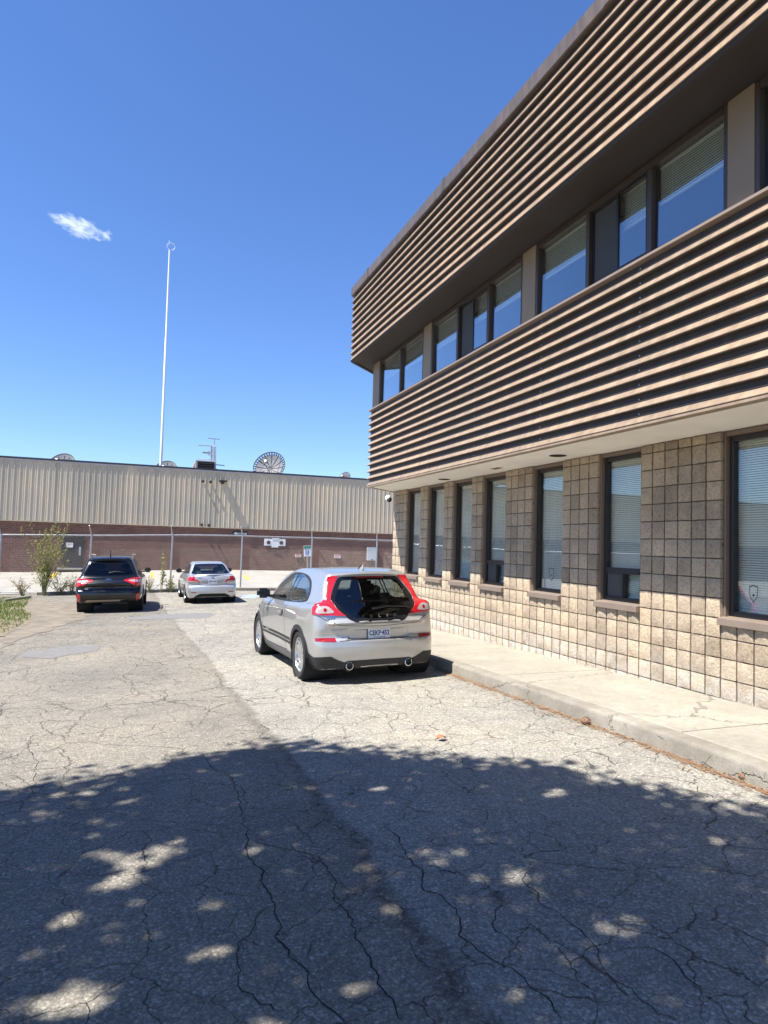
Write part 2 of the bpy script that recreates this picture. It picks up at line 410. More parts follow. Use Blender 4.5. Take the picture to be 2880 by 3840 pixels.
# ---- sidewalk and kerb beside the office building
KX, WX = 4.10, 5.68
def walk_z(y): return .145 + ground_z(4.0, y)
ys = [y for y in np.arange(-9, 16.6, .5)]
def kerb_x(y): return KX + .03*math.sin(y*.55) 
b = MB(); prof_n = 7
for y in ys:
    z1 = walk_z(y); z0 = ground_z(4, y)-.10; x = kerb_x(y); j = .006*mnoise.noise(Vector((y*2.3, 1, 4)))
    for dx, z in ((-.012, z0), (-.005+j, z1-.035), (.003+j, z1-.014), (.018, z1-.003), (.05, z1), (.165, z1+.001), (.165, z0)):
        b.v.append((x+dx, y, z))
for i in range(len(ys)-1):
    for k in range(prof_n-1): b.f.append((i*prof_n+k, i*prof_n+k+1, (i+1)*prof_n+k+1, (i+1)*prof_n+k)); b.mi.append(0)
kerb = b.build('kerb', M_KERB, smooth=50); tag(kerb, 'worn concrete kerb along the sidewalk', 'kerb', kind='structure')
walk = None
edges_y = [-9, -6.2, -3.3, -.4, 2.2, 4.55, 7.4, 10.3, 13.2, 16.5]
walk = empty('sidewalk', (4.9, 5, walk_z(5)), 'pale concrete sidewalk between kerb and block wall', 'sidewalk'); walk['kind'] = 'structure'; del walk['category']
for y0, y1 in zip(edges_y[:-1], edges_y[1:]):
    m = MB(); n = 8; v = []
    for i in range(n+1):
        y = y0+.006+(y1-y0-.012)*i/n; z = walk_z(y); xa = kerb_x(y)+.172
        xs_ = (xa, xa+.01, (xa+WX)/2, WX+.05)
        v += [(xs_[0], y, z-.12), (xs_[0], y, z-.004), (xs_[1], y, z+.002), (xs_[2], y, z+.012), (xs_[3], y, z+.02)]
    m.add(v, [(i*5+k, i*5+k+1, (i+1)*5+k+1, (i+1)*5+k) for i in range(n) for k in range(4)])
    # slab ends
    m.add(v[:5]+[(v[4][0], v[4][1], v[0][2])], [(0, 1, 2, 3, 4, 5)]); e = v[-5:]; m.add(e+[(e[4][0], e[4][1], e[0][2])], [(5, 4, 3, 2, 1, 0)])
    o = m.build('slab', M_WALK); o.parent = walk; o.matrix_parent_inverse = Matrix.Translation(walk.location).inverted()

# ---- the long open cracks of the near asphalt, each a ragged dark ribbon
M_CRACK = plain('crack_dirt', (.022, .020, .018), .95, var=.3, vscale=30)
def zl(x, y): return (x*.868, 2750+y*.868)
def zr(x, y): return (1440+x*.868, 2500+y*.868)
CRACKS = [(zl, 9, [(870, 85), (920, 150), (990, 180), (1020, 240), (1045, 310), (1055, 400), (1075, 460), (1070, 520), (1120, 590), (1150, 660), (1175, 740), (1210, 790), (1195, 880), (1250, 940), (1300, 1000), (1320, 1060), (1350, 1130), (1400, 1170), (1470, 1215), (1500, 1254)]),
  (zl, 8, [(1080, 462), (1180, 490), (1340, 520), (1400, 570), (1445, 630), (1430, 700), (1470, 760), (1520, 810), (1530, 890), (1580, 950), (1610, 1010), (1640, 1080), (1700, 1150), (1760, 1250)]), (zl, 7, [(1175, 745), (1120, 790), (1070, 870), (1025, 910), (1020, 990), (1035, 1090), (1110, 1150), (1215, 1210)]),
  (zl, 5, [(1200, 345), (1270, 390), (1325, 440), (1350, 510)]), (zl, 4, [(1325, 440), (1400, 375), (1450, 340)]), (zl, 5, [(1445, 640), (1530, 690), (1600, 715), (1660, 690)]), (zl, 6, [(0, 315), (70, 300), (140, 270), (150, 205), (160, 110), (110, 60), (150, 0)]), (zl, 4, [(130, 352), (250, 340), (330, 356)]), (zl, 5, [(1470, 1212), (1560, 1150), (1650, 1100)]), (zl, 4, [(1300, 995), (1350, 910), (1400, 880)]), (zl, 4, [(0, 60), (60, 110), (150, 20)]),
  (zr, 4, [(250, 730), (290, 780), (340, 800), (480, 740)]), (zr, 8, [(0, 690), (60, 740), (90, 800), (130, 860), (175, 890), (165, 950), (240, 990), (310, 1050), (330, 1110), (320, 1160), (380, 1210), (450, 1260), (560, 1300), (620, 1370), (700, 1430), (770, 1530)]), (zr, 5, [(390, 880), (440, 930), (470, 990), (510, 1040), (470, 1110), (540, 1180), (590, 1240), (570, 1300)]),
  (zr, 7, [(660, 855), (600, 920), (650, 980), (700, 1040), (800, 1100), (860, 1160), (920, 1230), (950, 1290), (1000, 1350), (1080, 1420), (1200, 1490), (1270, 1535)]), (zr, 5, [(170, 890), (300, 890), (390, 870), (450, 840)]), (zr, 5, [(960, 1240), (1060, 1220), (1180, 1220), (1250, 1270), (1300, 1340), (1420, 1440), (1520, 1540)]), (zr, 4, [(280, 660), (360, 680), (450, 720), (560, 710), (640, 760), (680, 800), (800, 800)]), (zr, 4, [(90, 800), (200, 840), (280, 820), (330, 800)]), (zr, 4, [(0, 340), (140, 325), (300, 300), (520, 296), (760, 280)]), (zr, 4, [(150, 380), (250, 345), (300, 300)]), (zr, 4, [(500, 1150), (620, 1130), (740, 1190), (860, 1250), (940, 1290)])]
for ci, (zf_, wd, pts) in enumerate(CRACKS):
    G = [on_ground(*zf_(*p)) for p in pts]; Q = []
    for i in range(len(G)-1):
        n = max(2, int((G[i+1]-G[i]).length/.03))
        Q += [G[i].lerp(G[i+1], k/n) for k in range(n)]
    Q.append(G[-1]); n = len(Q); m = MB(); vs2 = []
    for i, q in enumerate(Q):
        d = (Q[min(i+1, n-1)]-Q[max(i-1, 0)]).normalized(); s_ = Vector((-d.y, d.x, 0)); ctr = q+s_*.03*mnoise.noise(Vector((q.x*9, q.y*9, ci)))+s_*.020*mnoise.noise(Vector((q.x*41, q.y*41, ci+4)))
        w = wd*.001*.46*(.55+.75*abs(mnoise.noise(Vector((q.x*6, q.y*6, ci+9))))*1.6)*min(1, .25+i*.25, .25+(n-1-i)*.25)
        for sd in (-1, 1): e = ctr+s_*sd*w*(1+.5*mnoise.noise(Vector((q.x*70, q.y*70, sd+ci)))); vs2.append((e.x, e.y, ground_z(e.x, e.y)+.0025))
    m.add(vs2, [(2*i, 2*i+2, 2*i+3, 2*i+1) for i in range(n-1)]); o = m.build('crack', M_CRACK, fix=False); o.parent = ground
# ================================================================== OFFICE BUILDING (right)
M_BLOCK = []
def block_material(name, col):
    t = NT(name); P = t.pos()
    n1 = t.noise(2.0, 4, .6, P).outputs['Fac']; n2 = t.noise(38, 5, .7, P, .4).outputs['Fac']; n3 = t.noise(130, 3, .6, P).outputs['Fac']
    inf = t.n('ShaderNodeObjectInfo').outputs['Random']
    c = t.mix(1.0, col, t.ramp(n1, [(.28, .78), (.7, 1.1)]), 'MULTIPLY')
    c = t.mix(1.0, c, t.ramp(inf, [(0, (.76, .745, .735)), (.5, (1, 1, 1)), (1, (1.13, 1.10, 1.05))]), 'MULTIPLY')
    c = t.mix(1.0, c, t.ramp(n2, [(.3, (.62, .60, .57)), (.52, (1, 1, 1)), (.75, (1.14, 1.13, 1.1))]), 'MULTIPLY')
    c = t.mix(1.0, c, t.ramp(n3, [(.3, .84), (.7, 1.12)]), 'MULTIPLY')
    # pale lime bloom near the ground, broken up
    s = t.n('ShaderNodeSeparateXYZ'); t.l(P, s.inputs[0])
    lo = t.math('MULTIPLY', t.ramp(s.outputs['Z'], [(.1, 1.0), (.58, 0.0)]), t.ramp(t.noise(7, 4, .7, P).outputs['Fac'], [(.35, .1), (.62, 1.0)]))
    c = t.mix(t.math('MULTIPLY', lo, .8), c, (.60, .57, .52))
    h = t.math('ADD', t.math('MULTIPLY', n2, 1.0), t.math('MULTIPLY', n3, .35))
    t.principled(c, .9, 0, t.bump(h, 1.0, .028), .3); return t.m
M_BLK = block_material('split_face_block', (.53, .435, .325))
M_MORTAR = plain('mortar', (.17, .14, .11), .95, var=.2, vscale=9, bump=.3)
M_SIDE = None
def siding_metal(name, col, rough=.38, dull=.34):
    t = NT(name); P = t.pos()
    st = t.n('ShaderNodeVectorMath', operation='MULTIPLY'); t.l(P, st.inputs[0]); st.inputs[1].default_value = (4, 4, .9)
    n1 = t.noise(2.2, 5, .65, st.outputs[0]).outputs['Fac']; n2 = t.noise(.5, 3, .5, P).outputs['Fac']; n3 = t.noise(40, 3, .6, P).outputs['Fac']
    c = t.mix(1.0, col, t.ramp(n1, [(.25, (1-dull, 1-dull, 1-dull)), (.75, (1+dull*.6, 1+dull*.6, 1+dull*.55))]), 'MULTIPLY')
    c = t.mix(1.0, c, t.ramp(n2, [(.3, (.9, .92, .95)), (.7, (1.08, 1.04, 1.0))]), 'MULTIPLY')
    c = t.mix(1.0, c, t.ramp(t.n('ShaderNodeObjectInfo').outputs['Random'], [(0, (.86, .87, .88)), (1, (1.10, 1.09, 1.07))]), 'MULTIPLY')
    t.principled(c, t.math('MULTIPLY_ADD', n1, .25, rough-.12), 0, t.bump(n3, .03, .01), .5); return t.m
M_SIDE = siding_metal('brown_ribbed_metal', (.32, .24, .172), .42)
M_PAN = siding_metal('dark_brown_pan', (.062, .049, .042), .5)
M_SIDE2 = siding_metal('weathered_brown_metal', (.29, .21, .145), .44)
M_CAP = siding_metal('roof_coping', (.115, .092, .078), .45)
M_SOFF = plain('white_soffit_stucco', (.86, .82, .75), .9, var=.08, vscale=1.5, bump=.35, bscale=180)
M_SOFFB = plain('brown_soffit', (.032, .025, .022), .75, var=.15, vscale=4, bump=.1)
M_PIER = plain('tan_pier_panel', (.26, .20, .135), .6, var=.08, vscale=2)
M_FRAME = plain('bronze_window_frame', (.062, .048, .040), .45, var=.1, vscale=5, spec=.5)
M_FRAMED = plain('black_window_frame', (.020, .019, .019), .4, var=.1, vscale=5)
M_TRIM = plain('brown_window_trim', (.17, .125, .098), .5, var=.1, vscale=4)
M_SILL = plain('brown_sill', (.20, .158, .128), .5, var=.1, vscale=4)
M_GLASS = glass_mat('office_glass', (.95, .975, .955), 1.7, .02)
M_GLASSU = glass_mat('upper_glass', (.93, .955, .93), 3.0, .06)
M_BLIND = plain('pale_blind', (.78, .79, .72), .6, var=.05)
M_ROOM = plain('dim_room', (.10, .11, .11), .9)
M_SCREEN = plain('insect_screen', (.055, .06, .062), .8, var=.1)
M_RUST = plain('rusty_metal', (.23, .09, .035), .85, var=.3, vscale=12)
M_DARK = plain('dark_recess', (.012, .011, .011), .9)
M_WHITE = plain('white_paint', (.78, .78, .76), .5, var=.05)
M_GALV = plain('galvanised_steel', (.42, .43, .44), .42, .7, var=.15, vscale=8)
M_BLACKP = plain('black_plastic', (.022, .022, .023), .55, var=.1)

office = empty('office_building', (WX, 5.0, walk_z(5.0)), 'two storey brown office building with ribbed metal bands over split face blocks', 'building')
OFF = Matrix.Translation(office.location).inverted()
def opart(o): o.parent = office; o.matrix_parent_inverse = OFF; return o
def osub(o, par): o.parent = par; o.matrix_parent_inverse = par.matrix_world.inverted() if par.parent is None else Matrix.Identity(4); return o
MOD = .2037; CRS = .2045; Y0 = 5.507; ZW = .130
def col_y(k): return Y0 + MOD*k
# columns of blocks along the wall, window bays are (first column, last column)
WIN = [(-4, 0), (6, 10), (14, 18), (22, 26), (28, 32), (34, 38), (40, 44), (-14, -10), (-24, -20), (-34, -30)]
END = 48
def in_win(k): return any(a <= k < b_ for a, b_ in WIN)
ZSILL, ZTOP = ZW+4*CRS, 2.893
# --- split face blocks
def block_mesh(seed, w, h, name='block'):
    rnd = random.Random(seed); n = 5; v = []; f = []
    hw, hh = w/2-.0105, h/2-.0062; off = Vector((seed*3.17, seed*1.3, 0)); tilt = (rnd.uniform(-.006, .006), rnd.uniform(-.005, .005))
    for j in range(n):
        for i in range(n):
            a, c = -1+2*i/(n-1), -1+2*j/(n-1)
            d = 0.015*mnoise.noise(Vector((a*1.4, c*1.4, 0))+off) + .011*mnoise.noise(Vector((a*3.6, c*3.6, 5))+off) + tilt[0]*a + tilt[1]*c
            e = max(abs(a), abs(c))
            if e > .99: d = .012 + .35*d
            ya, zc = a*hw, c*hh
            if e > .99: ya += .003*mnoise.noise(Vector((a*4, c*4, 9))+off); zc += .003*mnoise.noise(Vector((a*4, c*4, 19))+off)
            v.append((d-.006, ya, zc))
    for j in range(n-1):
        for i in range(n-1):
            q = j*n+i; f.append((q, q+n, q+n+1, q+1))
    rim = [i for i in range(n)] + [j*n+n-1 for j in range(1, n)] + [(n-1)*n+i for i in range(n-2, -1, -1)] + [j*n for j in range(n-2, 0, -1)]
    b0 = len(v); v += [(.12, v[r_][1], v[r_][2]) for r_ in rim]; k = len(rim)
    f += [(rim[i], rim[(i+1) % k], b0+(i+1) % k, b0+i) for i in range(k)]
    return v, f
variants = []
for s_ in range(12):
    v, f = block_mesh(s_+1, MOD, CRS); m = MB(); m.add(v, f); variants.append(m.mesh('block', M_BLK, smooth=40))
vt = []
for s_ in range(6):
    v, f = block_mesh(s_+31, MOD, ZTOP-(ZW+13*CRS)); m = MB(); m.add(v, f); vt.append(m.mesh('block', M_BLK, smooth=40))
cells = []
for k in range(-36, END):
    y = col_y(k)+MOD/2
    for c in range(-3, 14):
        z0 = ZW+c*CRS; z1 = ZW+(c+1)*CRS if c < 13 else ZTOP
        if z1 < walk_z(y)-.02: continue
        if in_win(k) and c >= 4: continue
        cells.append((y, (z0+z1)/2, c))
def vis(q): return q[0] > 4.75
near = sorted([q for q in cells if vis(q)], key=lambda q: q[0]**2+(q[1]-CAM_H)**2)
keep = set(near[:300]); rest = MB()
for q in cells:
    y, z, c = q; vi = random.randrange(12); me = variants[vi] if c < 13 else vt[vi % 6]
    if q in keep:
        opart(link('block', me, loc=(WX, y, z)))
    else:
        rest.add([(p.co.x+WX, p.co.y+y, p.co.z+z) for p in me.vertices], [tuple(p.vertices) for p in me.polygons])
o = opart(rest.build('blocks', M_BLK, smooth=40, fix=False)); tag(o, kind='stuff')
# --- mortar core: lower wall and the piers, set back behind the block faces
m = MB(); m.box((WX+.034, col_y(-36), -1.0), (WX+.35, col_y(END)-.012, ZSILL-.012))
edges = sorted(WIN); prev = -36
for a, b_ in edges + [(END, END)]:
    if a > prev: m.box((WX+.034, col_y(prev)+.012, ZSILL-.012), (WX+.35, col_y(a)-.012, ZTOP))
    prev = b_
opart(m.build('mortar', M_MORTAR))
# corner return of the block wall, turned 45 degrees away from the lot
m = MB(); m.sweep([(WX+.03, col_y(END)-.02), (WX+6, col_y(END)+5.95)], [(0, -1.0), (0, ZTOP), (-.3, ZTOP), (-.3, -1.0)]); opart(m.build('end_wall', M_MORTAR))
# --- ground floor windows
def window_low(a, b_, slider, idx):
    y0, y1 = col_y(a), col_y(b_); xf = WX+.085; z0, z1 = ZSILL+.012, ZTOP-.004
    t = .055; m = MB()
    m.box((xf-.045, y0, z0), (xf+.12, y0+.032, z1)); m.box((xf-.045, y1-.032, z0), (xf+.12, y1, z1))         # jamb trim
    m.box((xf-.045, y0+.032, z1-.05), (xf+.12, y1-.032, z1)); 
    fr = opart(m.build('window', M_TRIM, bevel=.004))
    ya, yb, za, zb = y0+.034, y1-.034, z0+.018, z1-.052
    m = MB(); m.box((xf, ya, za), (xf+.07, ya+t, zb)); m.box((xf, yb-t, za), (xf+.07, yb, zb)); m.box((xf, ya+t, zb-t), (xf+.07, yb-t, zb)); m.box((xf, ya+t, za), (xf+.07, yb-t, za+t*.9))
    zt = za+t
    if slider:
        zt = 1.40
        m.box((xf-.004, ya+t, zt-.075), (xf+.07, yb-t, zt)); ym = (ya+yb)/2
        m.box((xf-.002, ym-.02, za+t*.9), (xf+.07, ym+.02, zt-.075))
    sash = osub(m.build('frame', M_FRAMED, bevel=.003), fr)
    def pane(p0, p1, q0, q1, mat=M_GLASS, nm='pane', x=xf+.03):
        mm = MB(); mm.box((x, p0, q0), (x+.006, p1, q1)); return osub(mm.build(nm, mat), fr)
    pane(ya+t-.004, yb-t+.004, zt-.004, zb-t+.004)
    if slider:
        pane(ya+t-.004, ym-.016, za+t*.9-.004, zt-.071); pane(ym+.016, yb-t+.004, za+t*.9-.004, zt-.071, M_SCREEN, 'screen', xf+.022)
    # blind slats
    mm = MB(); zz = zb-.05; tl = random.uniform(.0, .004)
    while zz > za+.06:
        c = .55 + .12*mnoise.noise(Vector((zz*3, idx*5, 0))); dz = .0115*c*1.6
        mm.add([(xf+.09, ya+.02, zz-dz), (xf+.09, yb-.02, zz-dz+tl), (xf+.102, yb-.02, zz+dz+tl), (xf+.102, ya+.02, zz+dz)], [(0, 1, 2, 3)])
        zz -= .0245
    for yy in (ya+.16, (ya+yb)/2, yb-.16): mm.box((xf+.083, yy-.0015, za+.06), (xf+.0845, yy+.0015, zb-.03))
    mm.box((xf+.08, ya+.015, zb-.04), (xf+.115, yb-.015, zb)); mm.box((xf+.083, ya+.015, za+.05), (xf+.107, yb-.015, za+.062))
    osub(mm.build('blind', M_BLIND, fix=False), fr)
    # sill
    m = MB(); s0, s1 = y0-.006, y1+.006
    m.add([(WX+.10, s0, ZSILL+.028), (WX-.045, s0, ZSILL+.004), (WX-.045, s0, ZSILL-.066), (WX+.0, s0, ZSILL-.066), (WX+.10, s0, ZSILL-.03),
           (WX+.10, s1, ZSILL+.028), (WX-.045, s1, ZSILL+.004), (WX-.045, s1, ZSILL-.066), (WX+.0, s1, ZSILL-.066), (WX+.10, s1, ZSILL-.03)],
          [(0,1,6,5),(1,2,7,6),(2,3,8,7),(3,4,9,8),(0,4,3,2,1),(5,6,7,8,9)])
    osub(m.build('sill', M_SILL, bevel=.003), fr)
    return fr, xf
STK = {}
for i, (a, b_) in enumerate(WIN):
    STK[a] = window_low(a, b_, a in (6, 22), i)
# shield shaped stickers on three panes
M_STK = plain('sticker_ink', (.03, .05, .06), .5); M_STKW = plain('sticker_pale', (.55, .6, .62), .5)
def shield(s): return [(0, -s*1.25), (s*.55, -s*.55), (s*.72, s*.35), (s*.66, s*.95), (0, s*1.1), (-s*.66, s*.95), (-s*.72, s*.35), (-s*.55, -s*.55)]
for a, yy in ((14, .40), (34, .35), (-4, .51)):
    fr, xf = STK[a]; Mx = Matrix(((0, 0, -1, xf+.028), (-1, 0, 0, col_y(a)+yy), (0, 1, 0, ZSILL+.30 if a != -4 else ZSILL+.28), (0, 0, 0, 1)))
    sz = .085 if a != -4 else .075; so, si = shield(sz), shield(sz*.87); m = MB(); k = len(so)
    m.add([Mx @ Vector((*q, .001)) for q in so]+[Mx @ Vector((*q, .001)) for q in si], [(i, (i+1) % k, k+(i+1) % k, k+i) for i in range(k)])
    m.prism([(.014*math.cos(q), .012*math.sin(q)-.02) for q in np.linspace(0, 2*math.pi, 9)[:-1]], .0008, .0012, Mx); osub(m.build('sticker', M_STK, fix=False), fr)
# the rooms behind the glass
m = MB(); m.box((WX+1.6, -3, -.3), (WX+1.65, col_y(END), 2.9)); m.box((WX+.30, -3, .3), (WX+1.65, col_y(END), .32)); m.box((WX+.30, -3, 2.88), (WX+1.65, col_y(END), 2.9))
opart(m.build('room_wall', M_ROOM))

# --- metal bands
XL, XU, XWIN = 4.735, 4.265, 4.85          # outer noses of the lower and upper band, upper window plane
YE = 14.53; YB = -9.0
ZL0, ZL1, ZU0, ZU1 = 2.885, 4.655, 5.70, 7.37
def chamfer(x): return [(x, YB), (x, YE), (x+5.0, YE+5.0)]
def band(xn, z0, n, pitch, mat, yjoint, dep=.064, knee=(.66, .58)):
    """one object for each rib of the band; nose at xn, pan set back"""
    for i in range(n):
        zt = z0+(i+1)*pitch; zb = z0+i*pitch
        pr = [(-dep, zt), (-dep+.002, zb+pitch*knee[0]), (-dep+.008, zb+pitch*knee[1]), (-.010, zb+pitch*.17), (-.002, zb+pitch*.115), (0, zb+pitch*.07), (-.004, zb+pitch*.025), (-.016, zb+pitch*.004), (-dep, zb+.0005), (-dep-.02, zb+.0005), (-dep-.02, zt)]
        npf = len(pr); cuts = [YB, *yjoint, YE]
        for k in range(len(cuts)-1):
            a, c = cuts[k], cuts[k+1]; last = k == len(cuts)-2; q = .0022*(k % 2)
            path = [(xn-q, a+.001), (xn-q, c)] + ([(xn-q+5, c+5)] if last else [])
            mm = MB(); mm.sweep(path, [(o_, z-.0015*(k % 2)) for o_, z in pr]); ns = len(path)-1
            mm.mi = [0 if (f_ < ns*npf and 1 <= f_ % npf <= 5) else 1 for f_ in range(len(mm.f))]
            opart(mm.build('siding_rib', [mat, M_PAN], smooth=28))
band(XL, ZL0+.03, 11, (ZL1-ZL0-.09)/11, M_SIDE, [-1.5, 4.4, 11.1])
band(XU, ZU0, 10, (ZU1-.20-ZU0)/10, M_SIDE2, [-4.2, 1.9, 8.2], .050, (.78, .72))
# drip trim, coping, soffits
m = MB(); m.sweep(chamfer(XL), [(-.004, ZL0+.028), (-.004, ZL0+.004), (-.012, ZL0), (-.10, ZL0), (-.10, ZL0+.028)]); opart(m.build('drip_trim', M_SIDE, smooth=30))
m = MB(); m.sweep(chamfer(XL), [(-.05, ZL1), (.0, ZL1-.015), (.004, ZL1-.045), (-.05, ZL1-.058), (-.13, ZL1-.058), (-.13, ZL1+.018)]); opart(m.build('sill_flashing', M_SILL, smooth=30))
m = MB(); m.sweep(chamfer(XU), [(.018, ZU1-.185), (.022, ZU1-.01), (.01, ZU1), (-.40, ZU1+.01), (-.40, ZU1-.05), (-.06, ZU1-.05), (-.06, ZU1-.195), (.006, ZU1-.195)]); opart(m.build('coping', M_CAP, smooth=30))
for yj in (13.4, 9.6, 5.6, 1.6):
    m = MB(); m.box((XU-.026, yj-.05, ZU1-.19), (XU+.1, yj+.05, ZU1+.016)); opart(m.build('coping_joint', M_CAP, bevel=.003))
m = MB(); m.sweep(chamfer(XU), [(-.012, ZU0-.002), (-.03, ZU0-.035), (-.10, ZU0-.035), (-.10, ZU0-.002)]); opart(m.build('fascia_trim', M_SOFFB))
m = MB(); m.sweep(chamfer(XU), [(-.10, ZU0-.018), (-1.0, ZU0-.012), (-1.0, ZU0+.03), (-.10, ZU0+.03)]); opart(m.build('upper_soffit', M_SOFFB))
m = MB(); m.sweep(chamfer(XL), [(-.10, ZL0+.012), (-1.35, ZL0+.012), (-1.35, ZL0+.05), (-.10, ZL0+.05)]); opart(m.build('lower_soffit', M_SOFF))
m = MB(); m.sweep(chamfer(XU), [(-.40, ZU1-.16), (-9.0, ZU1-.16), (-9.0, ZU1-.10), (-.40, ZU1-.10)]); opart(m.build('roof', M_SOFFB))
# structure behind the bands
m = MB(); m.sweep(chamfer(XL), [(-.08, ZL0+.06), (-.08, ZL1-.07), (-.6, ZL1-.07), (-.6, ZL0+.06)]); m.sweep(chamfer(XU), [(-.08, ZU0+.04), (-.08, ZU1-.2), (-.35, ZU1-.2), (-.35, ZU0+.04)]); opart(m.build('band_core', M_DARK))
# --- recessed lamps in the lower soffit
for u, v, lit in ((1665, 1797, 0), (1862, 1756, 1), (2092, 1708, 0)):
    d = ray(u, v); p = Vector((0, 0, CAM_H))+d*((ZL0+.012-CAM_H)/d.z)
    Mx = Matrix.Translation((p.x, p.y, ZL0+.012))
    m = MB()
    if lit: m.box((-.05, -.13, -.006), (.05, .13, -.0005), M=Mx); o = opart(m.build('cover_plate', M_RUST, bevel=.002))
    else:
        m.lathe([(.115, -.0005), (.118, -.006), (.098, -.010), (.09, -.004), (.075, .01)], 28, Mx); o = opart(m.build('downlight', M_SOFFB, smooth=40))
        m = MB(); m.lathe([(.088, -.0065), (.05, -.004), (.002, -.003)], 24, Mx); osub(m.build('lens', M_DARK), o)
# --- upper floor windows: (edges along the wall), plan module from the photo
def upper_bay(y_near, y_far, cuts, slider, idx):
    """cuts: inner mullions from near to far; slider: which light has the sliding sash"""
    z0, z1 = ZL1+.02, ZU0-.02; xf = XWIN
    m = MB(); m.box((xf-.015, y_near, z0), (xf+.10, y_near+.05, z1)); m.box((xf-.015, y_far-.05, z0), (xf+.10, y_far, z1))
    m.box((xf-.015, y_near+.05, z1-.075), (xf+.10, y_far-.05, z1)); m.box((xf-.015, y_near+.05, z0), (xf+.10, y_far-.05, z0+.035))
    for c in cuts: m.box((xf-.013, c-.035, z0+.035), (xf+.10, c+.035, z1-.075))
    fr = opart(m.build('window', M_FRAME, bevel=.004))
    xs_ = [y_near+.05] + [q for c in cuts for q in (c-.035, c+.035)] + [y_far-.05]
    for k in range(0, len(xs_), 2):
        a, c = xs_[k], xs_[k+1]; q0, q1 = z0+.035, z1-.075
        if k//2 == slider:
            mid = (a+c)/2; mm = MB()
            for (p0, p1, x) in ((a, mid+.02, xf+.002), (mid-.02, c, xf+.03)):
                mm.box((x, p0, q0), (x+.025, p0+.035, q1)); mm.box((x, p1-.035, q0), (x+.025, p1, q1)); mm.box((x, p0+.035, q1-.035), (x+.025, p1-.035, q1)); mm.box((x, p0+.035, q0), (x+.025, p1-.035, q0+.035))
            osub(mm.build('sliding_sash', M_FRAMED, bevel=.002), fr)
            mm = MB(); mm.box((xf+.012, a+.03, q0+.03), (xf+.017, mid-.01, q1-.03)); osub(mm.build('pane', M_GLASSU), fr)
            mm = MB(); mm.box((xf+.04, mid+.01, q0+.03), (xf+.045, c-.03, q1-.03)); osub(mm.build('screen', M_SCREEN), fr)
        else:
            mm = MB(); mm.box((xf+.028, a-.004, q0-.004), (xf+.034, c+.004, q1+.004)); osub(skew(mm.build('pane', M_GLASSU)), fr)
        # half lowered blind
        bot = q0 + (q1-q0)*(.56+random.uniform(-.05, .035)); mm = MB(); zz = q1-.03
        while zz > bot+.02:
            mm.add([(xf+.092, a+.012, zz-.0125), (xf+.092, c-.012, zz-.0125), (xf+.100, c-.012, zz+.0118), (xf+.100, a+.012, zz+.0118)], [(0, 1, 2, 3)]); zz -= .0265
        mm.box((xf+.085, a+.01, bot), (xf+.108, c-.01, bot+.018)); mm.box((xf+.085, a+.01, q1-.02), (xf+.115, c-.01, q1))
        for yy in (a+.2*(c-a), a+.8*(c-a)): mm.box((xf+.0855, yy-.0015, bot), (xf+.087, yy+.0015, q1))
        osub(mm.build('blind', M_BLIND, fix=False), fr)
    return fr
def uy(r_): return r_*XWIN
def skew(o):
    # panes never sit perfectly true
    c = sum((v.co for v in o.data.vertices), Vector())/len(o.data.vertices); Rm = Matrix.Rotation(random.uniform(-.012, .012), 3, 'Z') @ Matrix.Rotation(random.uniform(-.008, .008), 3, 'Y')
    for v in o.data.vertices: v.co = c+Rm @ (v.co-c)
    return o
bays = [(2.398, 2.913, [2.651], -1), (1.676, 2.324, [2.102, 1.882][::-1], 1), (.954, 1.607, [1.162, 1.377], 1), (.239, .894, [.447, .662], 1), (-.476, .175, [-.268, -.053], 1), (-1.19, -.54, [-.98, -.77], 1)]
for i, (n_, f_, cuts, sl) in enumerate(bays):
    upper_bay(uy(n_), uy(f_), [uy(c) for c in cuts], sl, i)
segs = sorted([(uy(a), uy(b_)) for a, b_, _, _ in bays]); prev = YB
for a, b_ in segs + [(YE+.02, YE+.02)]:
    m = MB(); m.box((XWIN-.02, prev+.003, ZL1+.02), (XWIN+.14, a-.003, ZU0-.015)); opart(m.build('pier_panel', M_PIER)); prev = b_
m = MB(); m.sweep([(XWIN-.02, YE+.025), (XWIN+5, YE+5.02)], [(0, ZL1+.02), (0, ZU0-.015), (-.2, ZU0-.015), (-.2, ZL1+.02)]); opart(m.build('end_panel', M_PIER))
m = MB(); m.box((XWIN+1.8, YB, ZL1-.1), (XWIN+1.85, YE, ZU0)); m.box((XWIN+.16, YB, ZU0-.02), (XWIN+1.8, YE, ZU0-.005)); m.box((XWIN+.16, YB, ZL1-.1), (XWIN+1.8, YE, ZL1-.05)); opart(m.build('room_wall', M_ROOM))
# fasteners on the ribs
m = MB()
for yj in (11.2, 7.55, 3.9, 9.4, 5.7):
    for i in range(0, 11, 1):
        z = ZL0+.03+(i+.72)*(ZL1-ZL0-.09)/11; m.lathe([(.001, .006), (.008, .005), (.010, 0)], 8, Matrix.Translation((XL+.054, yj, z)) @ Matrix.Rotation(R(-90), 4, 'Y'))
    for i in range(0, 10, 1):
        z = ZU0+(i+.75)*(ZU1-.2-ZU0)/10; m.lathe([(.001, .006), (.008, .005), (.010, 0)], 8, Matrix.Translation((XU+.054, yj+.4, z)) @ Matrix.Rotation(R(-90), 4, 'Y'))
o = opart(m.build('fasteners', M_GALV)); tag(o, kind='stuff')
